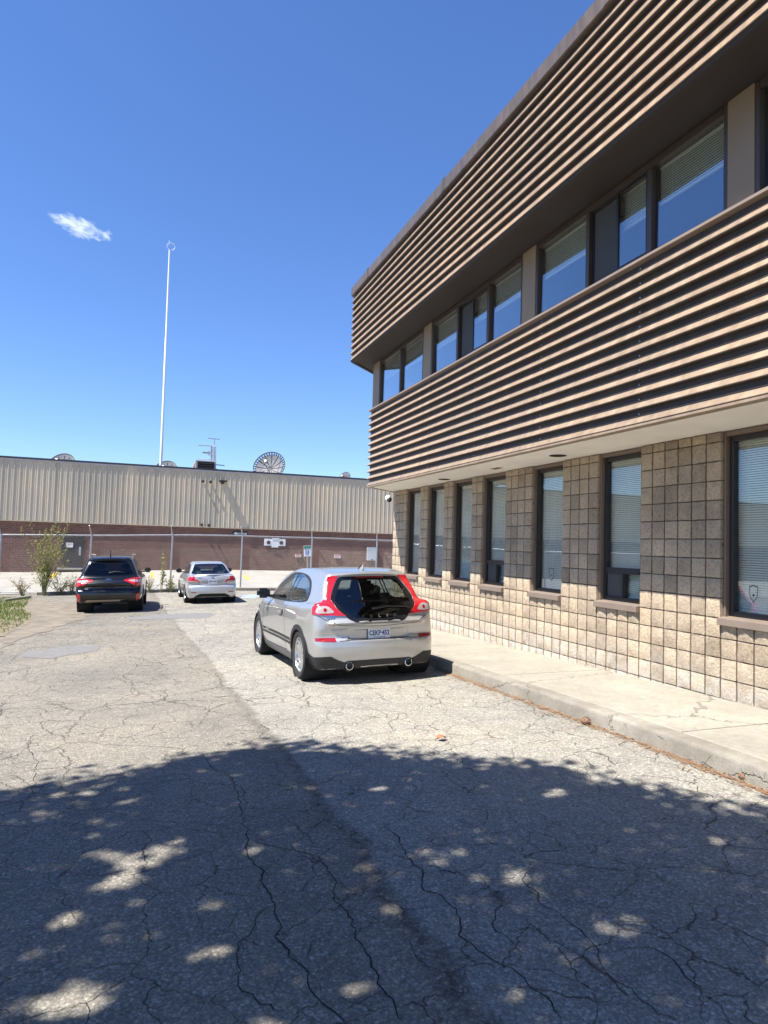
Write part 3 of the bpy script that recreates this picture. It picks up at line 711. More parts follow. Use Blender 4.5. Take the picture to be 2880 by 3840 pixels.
# --- dome camera under the soffit at the corner
p = Vector((WX-.12, col_y(END)+.02, 2.64))
sc = empty('security_camera', (WX-.1, col_y(END)+.05, 2.70), 'small white dome security camera at the corner of the block wall', 'camera')
Mx = Matrix.Rotation(R(118), 4, 'X') @ Matrix.Rotation(R(0), 4, 'Y')
m = MB(); m.lathe([(.001, -.10), (.07, -.10), (.075, -.02), (.075, .01), (.06, .02)], 24, Mx); m.build('housing', M_WHITE, sc, smooth=40)
m = MB(); m.lathe([(.058, .015), (.052, .045), (.03, .065), (.001, .072)], 24, Mx); m.build('dome', M_BLACKP, sc, smooth=60)
# ================================================================== FAR BUILDING
M_SIDB = siding_metal('tan_ribbed_siding', (.50, .435, .33), .5, .06)
M_CAPB = plain('dark_roof_edge', (.035, .034, .036), .5)
M_GUT = plain('pale_roof_trim', (.42, .38, .36), .5)
def brick_material():
    t = NT('red_brown_brick'); P = t.pos(); s = t.n('ShaderNodeSeparateXYZ'); t.l(P, s.inputs[0])
    cmb = t.n('ShaderNodeCombineXYZ'); t.l(s.outputs['X'], cmb.inputs[0]); t.l(s.outputs['Z'], cmb.inputs[1])
    br = t.n('ShaderNodeTexBrick'); t.l(cmb.outputs[0], br.inputs['Vector']); br.inputs['Scale'].default_value = 1.0
    br.inputs['Brick Width'].default_value = .30; br.inputs['Row Height'].default_value = .105; br.inputs['Mortar Size'].default_value = .011
    br.inputs['Color1'].default_value = (.19, .09, .062, 1); br.inputs['Color2'].default_value = (.12, .062, .046, 1); br.inputs['Mortar'].default_value = (.20, .155, .135, 1)
    br.inputs['Mortar Smooth'].default_value = .2; br.inputs['Bias'].default_value = -.2
    n = t.noise(.7, 4, .6, P).outputs['Fac']
    c = t.mix(1.0, br.outputs['Color'], t.ramp(n, [(.3, .85), (.7, 1.15)]), 'MULTIPLY')
    h = t.math('SUBTRACT', 1.0, br.outputs['Fac'])
    t.principled(c, .9, 0, t.bump(h, .5, .01), .25); return t.m
M_BRICK = brick_material()
zb = ground_z(0, BY)
Z_SID = at_y(600, 1969, BY-.12).z; Z_ROOF = at_y(600, 1748, BY-.12).z
BX0, BX1 = -75.0, 26.0
wh = empty('warehouse', (4, BY, zb), 'long low warehouse with tan ribbed metal siding above red brick behind the fence', 'building')
WHI = Matrix.Translation(wh.location).inverted()
def wpart(o): o.parent = wh; o.matrix_parent_inverse = WHI; return o
m = MB(); m.box((BX0, BY, zb-1), (BX1, BY+.4, Z_SID+.2)); wpart(m.build('brick_wall', M_BRICK))
m = MB(); m.box((BX0, BY-.03, Z_SID+.05), (BX1, BY+30, Z_ROOF-.05)); wpart(m.build('core', M_SIDB))
# ribbed siding, each panel a piece
PW = .305
pr = [(0, -.03), (.012, -.03), (.02, -.055), (.06, -.055), (.068, -.03), (.115, -.03), (.12, -.036), (.155, -.036), (.16, -.03), (.20, -.03), (.205, -.036), (.24, -.036), (.245, -.03), (PW, -.03), (PW, 0), (0, 0)]
m = MB(); pm = [(x, y) for x, y in pr]
m.prism(pm, Z_SID, Z_ROOF-.17); panel_me = m.mesh('siding_panel', M_SIDB)
bmx = bmesh.new(); bmx.from_mesh(panel_me); bmesh.ops.recalc_face_normals(bmx, faces=bmx.faces); bmx.to_mesh(panel_me); bmx.free()
far = MB(); x = BX0
while x < BX1-PW:
    if -9.5 < x < 12: wpart(link('siding_panel', panel_me, loc=(x, BY-.031, 0)))
    else: far.add([(q[0]+x, q[1]+BY-.031, q[2]) for q in [tuple(v.co) for v in panel_me.vertices]], [tuple(p.vertices) for p in panel_me.polygons])
    x += PW
tag(wpart(far.build('siding_panels', M_SIDB, fix=False)), kind='stuff')
m = MB(); m.box((BX0, BY-.125, Z_ROOF-.06), (BX1, BY+30, Z_ROOF+.04)); wpart(m.build('roof_edge', M_CAPB, bevel=.01))
m = MB(); m.box((BX0, BY-.108, Z_ROOF-.17), (BX1, BY-.03, Z_ROOF-.065)); wpart(m.build('roof_trim', M_GUT, bevel=.008))
m = MB(); m.box((BX0, BY-.10, Z_SID-.06), (BX1, BY-.004, Z_SID-.004)); wpart(m.build('base_flashing', M_SIDB))
# door
pd0, pd1 = at_y(236, 2006, BY), at_y(306, 2142, BY)
M_DOOR = plain('dark_brown_door', (.035, .028, .027), .55)
m = MB(); m.box((pd0.x, BY-.05, zb), (pd1.x, BY+.02, pd0.z)); door = wpart(m.build('door', M_DOOR, bevel=.008))
m = MB(); m.box((pd0.x-.06, BY-.03, zb), (pd0.x, BY-.001, pd0.z+.06)); m.box((pd1.x, BY-.03, zb), (pd1.x+.06, BY-.001, pd0.z+.06)); m.box((pd0.x, BY-.03, pd0.z), (pd1.x, BY-.001, pd0.z+.06)); m.build('door_frame', M_FRAME).parent = door
m = MB(); m.box((pd1.x-.20, BY-.075, zb+.85), (pd1.x-.08, BY-.051, zb+1.35)); m.tube([(pd1.x-.14, BY-.10, zb+.95), (pd1.x-.14, BY-.10, zb+1.15)], .02, 8); h_ = m.build('door_handle', M_GALV); h_.parent = door
m = MB(); m.box((pd0.x-.2, BY-.5, zb), (pd1.x+.1, BY-.01, zb+.10)); wpart(m.build('door_step', M_WALK))
# wall lamp on the siding and four small stubs
p = at_y(600+435*.5425, 1600+378*.5425, BY-.25)
wl = empty('wall_lamp', (p.x, BY-.085, p.z), 'dark hooded lamp high on the tan siding', 'lamp')
m = MB(); m.box((-.24, -.34, -.04), (.24, .0, .06)); m.build('hood', M_BLACKP, wl, bevel=.02)
m = MB(); m.box((-.12, -.10, -.16), (.12, .0, -.04)); m.build('housing', M_FRAME, wl, bevel=.015)
for i, (zx, zy) in enumerate(((297, 379), (349, 383), (288, 679), (337, 682))):
    p = at_y(600+zx*.5425, 1600+zy*.5425, BY-.12); m = MB(); m.tube([(0, 0, 0), (0, -.16, 0)], .06, 10); m.tube([(0, -.12, 0), (0, -.18, 0)], .085, 10)
    o = m.build('pipe_stub', M_BLACKP, loc=(p.x, BY-.085, p.z)); o.parent = wh; o.matrix_parent_inverse = WHI
# ---- signs on the brick wall
def sign_board(name, u0, v0, u1, v1, y, mat, label, cat='sign', group=None, bev=.01, th=.03):
    a, c = at_y(u0, v0, y), at_y(u1, v1, y)
    e = empty(name, ((a.x+c.x)/2, y, min(a.z, c.z)), label, cat, group); w, h = abs(c.x-a.x), abs(a.z-c.z)
    m = MB(); m.box((-w/2, -th, 0), (w/2, 0, h)); m.build('board', mat, e, bevel=bev)
    return e, w, h, th
def FRONT(x, z, y): return Matrix(((1, 0, 0, x), (0, 0, -1, y), (0, 1, 0, z), (0, 0, 0, 1)))     # local XY -> world XZ facing -Y
M_INKB = plain('black_ink', (.015, .015, .016), .5); M_SIGNW = plain('sign_white', (.72, .73, .74), .45); M_SIGNR = plain('sign_red', (.5, .03, .03), .5); M_BLUE = plain('sign_blue', (.02, .09, .42), .45); M_GREEN = plain('sign_green', (.03, .22, .16), .5)
e, w, h, th = sign_board('one_way_sign', 873, 1992, 927, 2010, BY-.02, M_INKB, 'black and white one way arrow sign on the brick wall')
m = MB(); hh = h*.30
m.prism([(-w*.45, 0), (-w*.27, h*.34), (-w*.27, hh*.62), (w*.45, hh*.62), (w*.45, -hh*.62), (-w*.27, -hh*.62), (-w*.27, -h*.34)], .001, .005, FRONT(0, h/2, -th)); m.build('arrow', M_SIGNW, e)
text('lettering', 'ONE WAY', h*.34, FRONT(w*.09, h/2, -th-.006), M_INKB, e, width=w*.56, bold=.004)
e, w, h, th = sign_board('wall_board', 991, 2020, 1070, 2048, BY-.02, M_SIGNW, 'wide white board with two dark round fittings on the brick wall', 'board')
for s_ in (-.3, .3):
    m = MB(); m.lathe([(.001, .03), (.11, .025), (.13, 0)], 18, FRONT(s_*w, h*.48, -th)); m.build('fitting', M_GALV if 0 else M_FRAME, e, smooth=40)
m = MB(); m.box((-w*.16, -.05, -.10), (w*.16, -.031, 0)); m.build('lower_plate', M_SIGNW, e); m = MB(); m.box((-w*.14, -.05, h), (w*.2, -.031, h+.05)); m.build('upper_plate', M_SIGNW, e)
for (u0, v0, u1, v1, lab) in ((1107, 2077, 1129, 2089, 'small red and white notice beside the blue parking sign'), (1253, 2079, 1277, 2093, 'small red and white notice alone on bare brick')):
    e, w, h, th = sign_board('notice', u0, v0, u1, v1, BY-.02, M_SIGNW, lab)
    m = MB(); m.box((-w*.46, -th-.004, h*.68), (w*.46, -th-.001, h*.96)); m.build('heading', M_SIGNR, e)
    m = MB()
    for k in range(3): m.box((-w*.4, -th-.004, h*(.14+.17*k)), (w*(.4-.1*k), -th-.001, h*(.20+.17*k)))
    m.build('lines', M_SIGNR, e)
e, w, h, th = sign_board('electrical_panel', 1376, 2052, 1410, 2102, BY-.02, plain('panel_grey', (.42, .46, .48), .5), 'pale grey metal panel on the brick wall near the building corner', 'panel', th=.12)
m = MB(); m.box((-w*.1, -.15, h*.02), (w*.1, -.121, h*.09)); m.build('latch', M_FRAME, e)
e, w, h, th = sign_board('door_notice', 248, 2035, 274, 2053, BY-.051, M_SIGNW, 'small white notice on the dark warehouse door')
text('lettering', 'EMERGENCY\nEXIT', h*.26, FRONT(0, h*.6, -th-.002), M_SIGNR, e, width=w*.8)

# ---- parking permit sign on a leaning post, behind the fence
p0 = at_y(1153, 2128, BY-6); ps = empty('parking_sign', (p0.x+.05, BY-6, ground_z(p0.x, BY-6)), 'blue and white accessible parking sign on a leaning post', 'sign'); ps.rotation_euler = (0, R(-3.5), 0)
zt = at_y(1148, 2046, BY-6).z - ps.location.z; zl = at_y(1148, 2086, BY-6).z - ps.location.z
m = MB(); m.box((-.03, -.0, 0), (.03, .05, zl+.25)); m.build('post', M_GALV, ps)
w = .40; hh = zt-zl
m = MB(); m.box((-w/2, -.012, zl), (w/2, -.001, zt)); m.build('board', M_SIGNW, ps, bevel=.004)
m = MB(); m.box((-w*.46, -.0165, zl+hh*.72), (w*.46, -.0135, zl+hh*.97)); m.build('heading', M_GREEN, ps)
text('lettering', 'PERMIT', .10, FRONT(0, zl+hh*.61, -.0155), M_GREEN, ps, width=w*.75)
m = MB(); m.box((-w*.27, -.0165, zl+hh*.12), (w*.27, -.0135, zl+hh*.52)); m.build('emblem_field', M_BLUE, ps)
m = MB(); Mz = FRONT(0, zl+hh*.32, -.017)
m.prism([(.03*math.cos(a)-.012, .03*math.sin(a)+.085) for a in np.linspace(0, 2*math.pi, 10)[:-1]], 0, .003, Mz)
m.prism([(-.022, .05), (.0, .055), (.012, -.005), (.06, -.008), (.075, -.07), (.058, -.075), (.045, -.03), (-.008, -.03)], 0, .003, Mz)
ring = [(math.cos(a), math.sin(a)) for a in np.linspace(R(110), R(330), 14)]
m.prism([(-.005+.07*c, -.035+.07*s) for c, s in ring] + [(-.005+.052*c, -.035+.052*s) for c, s in ring[::-1]], 0, .003, Mz); m.build('wheelchair_symbol', M_SIGNW, ps)

# ================================================================== ROOFTOP THINGS
M_DISH = plain('dish_grey', (.17, .175, .19), .6, var=.08); M_DISHD = plain('dish_rim', (.02, .02, .022), .5); M_MAST = plain('white_mast', (.70, .72, .74), .45, var=.04)
def dish(u, v, wpx, hpx, depth, az, el, label, ribs=True, holes=True):
    """solid dish of the apparent size; u,v is the rim centre"""
    c = at_y(u, v, depth); k = (c-Vector((0, 0, CAM_H))).dot(_fw)/F; rad = hpx*k/2
    e = empty('satellite_dish', (c.x, c.y, Z_ROOF+.04), label, 'satellite dish', 'satellite dishes on the warehouse roof')
    n = Vector((math.cos(el)*math.sin(az), math.cos(el)*math.cos(az), math.sin(el)))      # where it looks
    q = n.to_track_quat('Z', 'Y').to_matrix().to_4x4(); Mx = Matrix.Translation(c - Vector(e.location)) @ q
    def zf(r_): return -.30*rad*(1-(r_/rad)**2)
    m = MB(); rs = [rad*t_ for t_ in ((.02, .25, .5, .7, .86) if holes else (.02, .25, .5, .75, .985))]
    m.lathe([(r_, zf(r_)) for r_ in rs] + [(r_, zf(r_)-.03) for r_ in rs[::-1]], 40, Mx); m.build('reflector', M_DISH, e, smooth=50)
    m = MB()
    if holes: m.lathe([(rad*.86, zf(rad*.86)), (rad*.875, zf(rad*.875)), (rad*.875, zf(rad*.875)-.05), (rad*.86, zf(rad*.86)-.05)], 40, Mx, closed=True)
    m.lathe([(rad*.975, 0), (rad*1.02, .01), (rad*1.02, -.06), (rad*.975, -.06)], 40, Mx, closed=True)
    for j in range(36 if holes else 0):
        a = 2*math.pi*j/36; m.tube([Mx @ Vector((rad*.86*math.cos(a), rad*.86*math.sin(a), zf(rad*.86))), Mx @ Vector((rad*math.cos(a), rad*math.sin(a), -.01))], .035, 5)
    m.build('rim', M_DISHD, e)
    for j in range(12):
        a = 2*math.pi*j/12; mm = MB(); mm.tube([Mx @ Vector((r_*math.cos(a), r_*math.sin(a), zf(r_)-.015)) for r_ in (rad*.05, rad*.3, rad*.6, rad*.87)], .035, 6); mm.build('rib', M_DISHD, e)
    m = MB(); f_ = Mx @ Vector((0, 0, rad*.62))
    for j in range(4):
        a = 2*math.pi*(j+.5)/4; m.tube([Mx @ Vector((rad*.86*math.cos(a), rad*.86*math.sin(a), zf(rad*.86))), f_], .02, 6)
    m.tube([f_, f_ + (Mx.to_3x3() @ Vector((0, 0, -.25)))], .09, 10); m.build('feed', M_GALV, e)
    m = MB(); b0 = Mx @ Vector((0, 0, -.34*rad)); m.tube([b0, (b0.x, b0.y, -.3)], .12, 10); m.build('stand', M_GALV, e); return e
dish(1008, 1748, 126, 124, BY+5, R(212), R(24), 'big grey mesh satellite dish facing us with dark radial ribs and rim', True)
dish(226, 1743, 105, 106, BY+9, R(205), R(30), 'low satellite dish whose curved top shows above the bare left roof edge', holes=False)
dish(618, 1765, 92, 92, BY+9, R(205), R(30), 'satellite dish half hidden by the roof edge beside the tall white mast', holes=False)
dish(1290, 1792, 40, 52, BY+7, R(235), R(28), 'small satellite dish tilted beside the brown building corner', holes=False)
# mast with a ring antenna
p0, p1 = at_y(605, 1740, BY+3), at_y(636, 937, BY+3)
mast = empty('antenna_mast', (p0.x-.03, BY+3, Z_ROOF+.04), 'very tall thin white mast with a ring antenna on top', 'mast')
H_ = p1.z - mast.location.z; lean = (p1.x-mast.location.x)
m = MB(); m.tube([(lean*t_, 0, H_*t_) for t_ in (0, .3, .302, .6, .602, 1)], [.09, .085, .077, .072, .06, .05], 14); m.build('pole', M_MAST, mast, smooth=50)
m = MB(); m.lathe([(.28, 0), (.28, .04), (.12, .05), (.11, .3)], 16); m.build('base', M_GALV, mast)
m = MB(); m.tube([(lean+.08+.26*math.cos(a), 0, H_+.24+.24*math.sin(a)) for a in np.linspace(R(-80), R(240), 24)], .018, 6); m.tube([(lean-.05, 0, H_+.3), (lean-.05, 0, H_+.62)], .015, 6); m.build('ring_antenna', M_MAST, mast)
# rooftop unit and the lattice aerial
a, c = at_y(734, 1725, BY+4), at_y(810, 1752, BY+4)
ru = empty('rooftop_unit', ((a.x+c.x)/2, BY+4, Z_ROOF+.04), 'dark louvred rooftop unit with pale edges', 'rooftop unit'); w = c.x-a.x; h = a.z-ru.location.z
m = MB(); m.box((-w/2, 0, 0), (w/2, 1.6, h)); m.build('casing', M_GUT, ru, bevel=.02)
m = MB(); m.box((-w*.41, -.02, 0), (w*.41, -.002, h*.93)); m.build('louvre_panel', M_DARK, ru)
for k in range(6):
    mm = MB(); mm.box((-w*.40, -.06, h*(.08+.14*k)), (w*.40, -.021, h*(.12+.14*k))); mm.build('louvre', M_FRAME, ru)
m = MB(); m.add([(-w/2, .2, 0), (-w/2-.35, .2, 0), (-w/2, .2, h*.95), (-w/2, 1.2, 0), (-w/2-.35, 1.2, 0), (-w/2, 1.2, h*.95)], [(0, 1, 2), (3, 5, 4), (1, 4, 5, 2), (0, 3, 4, 1)]); m.add([(w/2, .2, 0), (w/2+.45, .2, h*.42), (w/2, .2, h*.5), (w/2, 1.2, 0), (w/2+.45, 1.2, h*.42), (w/2, 1.2, h*.5)], [(0, 1, 2), (3, 5, 4), (1, 4, 5, 2), (0, 3, 4, 1)]); m.build('side_hood', M_GUT, ru)
Y_A = BY+4.6
def ap(x, y): return at_y(640+x*.1326, 1600+y*.1326, Y_A)
q = ap(1200, 980); la = empty('lattice_aerial', (q.x, Y_A, ru.location.z+h), 'grey lattice aerial with stacked horizontal bars above the rooftop unit', 'antenna')
off = -Vector(la.location)
m = MB(); w_ = .16; zt = ap(1200, 540).z+off.z; xs_ = ap(1200, 560).x+off.x
for (dx, dy) in ((-w_, -w_), (w_, -w_), (0, w_)): m.tube([(dx+xs_*0, dy, 0), (dx+xs_, dy, zt)], .022, 6)
for k in range(9):
    z0_, z1_ = zt*k/9, zt*(k+1)/9; s0 = xs_*k/9
    m.tube([(s0-w_, -w_, z0_), (s0+w_, -w_, z1_)], .014, 5); m.tube([(s0-w_, -w_, z0_), (s0+w_, -w_, z0_)], .014, 5); m.tube([(s0+w_, -w_, z0_), (s0, w_, z1_)], .014, 5); m.tube([(s0-w_, -w_, z1_), (s0, w_, z0_)], .014, 5)
m.build('lattice', M_GALV, la)
def L_(pts, r_=.03): return MB().tube([ap(*q_)+off for q_ in pts], r_, 6)
L_([(1235, 520), (1243, 330)], .03).build('whip', M_GALV, la)
for k_, pts in enumerate((((1050, 318), (1395, 355)), ((780, 518), (1160, 548)), ((910, 714), (1150, 735)), ((870, 738), (1120, 757)), ((1050, 685), (1130, 690)), ((1045, 794), (1140, 800)), ((765, 912), (1140, 935)), ((1280, 1075), (1525, 1100)))): L_(pts, .035).build('crossbar', M_GALV, la)
L_([(1158, 545), (1142, 935)], .035).build('boom', M_GALV, la); L_([(1243, 580), (1243, 960)], .03).build('boom', M_GALV, la)

# ================================================================== FENCE
M_WIRE = plain('fence_wire', (.34, .34, .33), .5, .4, var=.1)
fz = lambda x: ground_z(x, FY)
fence = empty('chain_link_fence', (0, FY, fz(0)), 'galvanised chain link fence with angled post tops in front of the warehouse', 'fence')
FI = Matrix.Translation(fence.location).inverted()
def fpart(o): o.parent = fence; o.matrix_parent_inverse = FI; return o
top_pix = [(5, 1975), (346, 1985), (648, 1997), (908, 2010), (1172, 2020), (1414, 2030)]
posts = [at_y(u, v, FY) for u, v in top_pix]
sp_ = posts[1].x-posts[0].x
posts = [Vector((posts[0].x-sp_*k, FY, posts[0].z)) for k in (4, 3, 2, 1)] + posts + [Vector((posts[-1].x+2.9*k, FY, posts[-1].z)) for k in (1, 2, 3, 4)]
RAIL = 2.42
for i, p in enumerate(posts):
    zb_ = fz(p.x); m = MB(); lx = .03*math.sin(i*2.1)
    m.tube([(p.x-.02+lx, FY, zb_-.2), (p.x+lx*.5, FY, zb_+RAIL+.03)], .038, 10); post = fpart(m.build('post', M_GALV, smooth=50))
    m = MB(); m.tube([(p.x+lx*.5, FY, zb_+RAIL+.02), (p.x+lx*.5-.03, FY-.02, zb_+RAIL+.10), (p.x+lx*.5-.09, FY-.26, zb_+RAIL+.40)], [.038, .03, .022], 8); o = m.build('post_arm', M_GALV); o.parent = post; o.matrix_parent_inverse = Matrix.Identity(4)
def rail(dz, r_, nm):
    m = MB(); m.tube([(x_, FY, fz(x_)+dz+.012*math.sin(x_*.9)) for x_ in np.arange(posts[0].x, posts[-1].x+.1, 1.2)], r_, 8); return fpart(m.build(nm, M_GALV, smooth=50))
rail(RAIL, .026, 'top_rail'); rail(.08, .018, 'bottom_rail')
m = MB(); xa, xb = posts[0].x, posts[-1].x; d_ = .072; hh = RAIL-.06; x_ = xa-hh
def wire(p, q):
    a = Vector(p); c = Vector(q); m.tube([a, c], 0.0015, 3, cap=False)
while x_ < xb:
    for s_ in (1, -1):
        xs0, xs1 = (x_, x_+hh*.86) if s_ > 0 else (x_+hh*.86, x_)
        z0_, z1_ = 0.0, hh; A, B_ = xs0, xs1
        lo, hi = min(A, B_), max(A, B_)
        if lo < xa or hi > xb: continue
        wire((A, FY+.03+.004*s_, fz(A)+.06), (B_, FY+.03+.004*s_, fz(B_)+.06+hh))
    x_ += d_
tag(fpart(m.build('chain_link_mesh', M_WIRE, fix=False)), kind='stuff')
# ---- paint beyond and before the fence
M_YEL = plain('yellow_paint', (.55, .37, .05), .7, var=.3, vscale=5); M_BLUEP = plain('faded_blue_paint', (.25, .30, .36), .8, var=.4, vscale=6)
def quad_sheet(name, pts, mat, lift, label, cat):
    return sheet(name, pts, mat, lift, label, cat, step=.5)
def gpx(*uv): return [tuple(on_ground(u, v)[:2]) for u, v in uv]
quad_sheet('yellow_line', gpx((905, 2157), (917, 2157), (946, 2178), (930, 2178)), M_YEL, .011, 'yellow painted line on the far lot beside the tall fence post', 'paint line')
quad_sheet('yellow_line', gpx((565, 2148), (577, 2148), (577, 2170), (566, 2170)), M_YEL, .011, 'short yellow painted line behind the black suv', 'paint line')
quad_sheet('yellow_line', gpx((165, 2165), (205, 2148), (222, 2148), (200, 2170)), M_YEL, .011, 'yellow painted line on the far lot behind the tall weeds', 'paint line')
quad_sheet('blue_marking', gpx((900, 2234), (965, 2228), (985, 2235), (950, 2246), (905, 2243)), M_BLUEP, .006, 'faded blue accessible bay marking on the asphalt by the fence', 'paint marking')
# ================================================================== CARS
def catmull(pts, n=8, closed=True):
    P = np.array(pts, float); k = len(P); out = []
    rng = range(k) if closed else range(k-1)
    for i in rng:
        p0, p1, p2, p3 = (P[(i-1) % k], P[i], P[(i+1) % k], P[(i+2) % k]) if closed else (P[max(i-1, 0)], P[i], P[i+1], P[min(i+2, k-1)])
        for t in np.arange(n)/n:
            out.append(.5*((2*p1)+(-p0+p2)*t+(2*p0-5*p1+4*p2-p3)*t*t+(-p0+3*p1-3*p2+p3)*t**3))
    if not closed: out.append(P[-1])
    return np.array(out)
def poly_sdf(X, Z, poly):
    d = np.full(X.shape, 1e9); ins = np.zeros(X.shape, bool); n = len(poly)
    for i in range(n):
        a, b_ = poly[i], poly[(i+1) % n]; e = b_-a; w0, w1 = X-a[0], Z-a[1]
        t = np.clip((w0*e[0]+w1*e[1])/max(1e-12, e@e), 0, 1); d = np.minimum(d, (w0-e[0]*t)**2+(w1-e[1]*t)**2)
        c = (a[1] > Z) != (b_[1] > Z)
        if abs(e[1]) > 1e-12: ins ^= c & (X < e[0]*(Z-a[1])/e[1]+a[0])
    d = np.sqrt(d); return np.where(ins, -d, d)
class Tab:
    def __init__(s, x0, x1, z0, z1, h=.0125):
        s.x0, s.z0, s.h = x0, z0, h; s.xs = np.arange(x0, x1+h, h); s.zs = np.arange(z0, z1+h, h); s.X, s.Z = np.meshgrid(s.xs, s.zs, indexing='ij'); s.T = None
    def __call__(s, x, z):
        a = np.clip((x-s.x0)/s.h, 0, len(s.xs)-1.001); c = np.clip((z-s.z0)/s.h, 0, len(s.zs)-1.001); i = a.astype(int); j = c.astype(int); a = a-i; c = c-j; T = s.T
        return T[i, j]*(1-a)*(1-c)+T[i+1, j]*a*(1-c)+T[i, j+1]*(1-a)*c+T[i+1, j+1]*a*c
    def blur(s, n):
        for _ in range(n):
            P = np.pad(s.T, 1, mode='edge'); s.T = (P[:-2, 1:-1]+P[2:, 1:-1]+P[1:-1, :-2]+P[1:-1, 2:]+4*P[1:-1, 1:-1])/8
def smax(a, b_, k): h = np.maximum(k-np.abs(a-b_), 0)/k; return np.maximum(a, b_)+h*h*k*.25
def smin(a, b_, k): return -smax(-a, -b_, k)
def width_table(tab, levels):
    T = np.zeros(tab.X.shape); zs = [l[0] for l in levels]; rows = [np.interp(tab.xs, [p[0] for p in l[1]], [p[1] for p in l[1]]) for l in levels]
    rows = np.array(rows)
    for i in range(len(tab.xs)): T[i] = np.interp(tab.zs, zs, rows[:, i])
    tab.T = T; tab.blur(60); return tab
class Body:
    def __init__(s, L, H, low, lowW, cab, cabW, bow=(.12, .30), k=(.09, .10, .05), extra=None):
        s.L, s.H, s.bow, s.k, s.extra = L, H, bow, k, extra
        mk = lambda: Tab(-.3, L+.3, -.1, H+.25)
        s.a = mk(); s.a.T = poly_sdf(s.a.X, s.a.Z, catmull(low, 6)); s.b = width_table(mk(), lowW)
        s.c = mk(); s.c.T = poly_sdf(s.c.X, s.c.Z, catmull(cab, 6)); s.d = width_table(mk(), cabW)
    def __call__(s, x, y, z):
        ay = np.abs(y); fr = 1-np.clip(x/1.3, 0, 1)**2*(3-2*np.clip(x/1.3, 0, 1)); ff = np.clip((x-s.L+1.4)/1.4, 0, 1)**2
        xb = x - s.bow[0]*y*y*fr + s.bow[1]*y*y*ff
        crown = .022*(ay/.7)**2
        lo = smax(s.a(xb, z+crown*.6), ay-s.b(x, z), s.k[0]); ca = smax(s.c(xb, z+crown), ay-s.d(x, z), s.k[1])
        f = smin(lo, ca, s.k[2])
        if s.extra: f = s.extra(f, x, ay, z)
        return f
    def mesh(s, h=.022):
        xs = np.arange(-.08, s.L+.1, h); ys = np.arange(-1.06, 1.06+h, h); zs = np.arange(.08, s.H+.08, h)
        X, Y, Z = np.meshgrid(xs, ys, zs, indexing='ij'); Fv = s(X, Y, Z); S = Fv < 0
        nx, ny, nz_ = S.shape; c8 = sum(S[i:nx-1+i, j:ny-1+j, k:nz_-1+k].astype(int) for i in (0, 1) for j in (0, 1) for k in (0, 1))
        act = (c8 > 0) & (c8 < 8); idx = -np.ones(act.shape, int); I = np.argwhere(act); idx[act] = np.arange(len(I))
        P = np.stack([xs[I[:, 0]], ys[I[:, 1]], zs[I[:, 2]]], 1)+h/2
        for _ in range(5):
            e = 2e-3; f0 = s(*P.T); g = np.stack([s(P[:, 0]+e, P[:, 1], P[:, 2])-s(P[:, 0]-e, P[:, 1], P[:, 2]), s(P[:, 0], P[:, 1]+e, P[:, 2])-s(P[:, 0], P[:, 1]-e, P[:, 2]), s(P[:, 0], P[:, 1], P[:, 2]+e)-s(P[:, 0], P[:, 1], P[:, 2]-e)], 1)/(2*e)
            P = P-np.clip(f0/np.maximum(1e-3, (g*g).sum(1)), -h, h)[:, None]*g
        faces = []
        for ax in range(3):
            o1, o2 = [(1, 2), (2, 0), (0, 1)][ax]
            sl0 = [slice(None)]*3; sl1 = [slice(None)]*3; sl0[ax] = slice(0, -1); sl1[ax] = slice(1, None)
            D = S[tuple(sl0)] != S[tuple(sl1)]; E = np.argwhere(D); ok = (E[:, o1] > 0) & (E[:, o2] > 0) & (E[:, o1] < S.shape[o1]-1) & (E[:, o2] < S.shape[o2]-1); E = E[ok]
            def cell(d1, d2): q = E.copy(); q[:, o1] -= d1; q[:, o2] -= d2; return idx[q[:, 0], q[:, 1], q[:, 2]]
            Q = np.stack([cell(1, 1), cell(0, 1), cell(0, 0), cell(1, 0)], 1); fl = ~S[E[:, 0], E[:, 1], E[:, 2]]; Q[fl] = Q[fl][:, ::-1]; faces.append(Q)
        return P, np.concatenate(faces)
def in_poly(px, pz, poly):
    ins = np.zeros(len(px), bool); n = len(poly)
    for i in range(n):
        a, b_ = poly[i], poly[(i+1) % n]
        if abs(b_[1]-a[1]) < 1e-12: continue
        ins ^= ((a[1] > pz) != (b_[1] > pz)) & (px < (b_[0]-a[0])*(pz-a[1])/(b_[1]-a[1])+a[0])
    return ins
def shrink(poly, d):
    """move an outline inwards by d"""
    P = np.array(poly, float); n = len(P); A = sum(P[i][0]*P[(i+1) % n][1]-P[(i+1) % n][0]*P[i][1] for i in range(n)); sg = 1 if A > 0 else -1; out = []
    for i in range(n):
        e0 = P[i]-P[i-1]; e1 = P[(i+1) % n]-P[i]; n0 = np.array([-e0[1], e0[0]])/max(1e-9, np.linalg.norm(e0)); n1 = np.array([-e1[1], e1[0]])/max(1e-9, np.linalg.norm(e1)); t = n0+n1; t /= max(.4, t@n0) if np.linalg.norm(t) > 1e-6 else 1
        out.append(P[i]+sg*d*t)
    return np.array(out)
M_TYRE = plain('tyre_rubber', (.022, .022, .022), .85, var=.15, bump=.2, bscale=120, space='obj'); M_RIM = plain('alloy_rim', (.55, .56, .57), .3, .85, var=.05, space='obj')
M_LINER = plain('car_underside', (.012, .012, .012), .9, space='obj'); M_TRIMB = plain('black_car_trim', (.020, .020, .021), .5, var=.1, spec=.4, space='obj'); M_GLOSSB = plain('black_gloss', (.008, .008, .009), .12, var=.02, space='obj')
M_CHROME = plain('chrome', (.75, .76, .77), .12, 1.0, var=.02, space='obj')
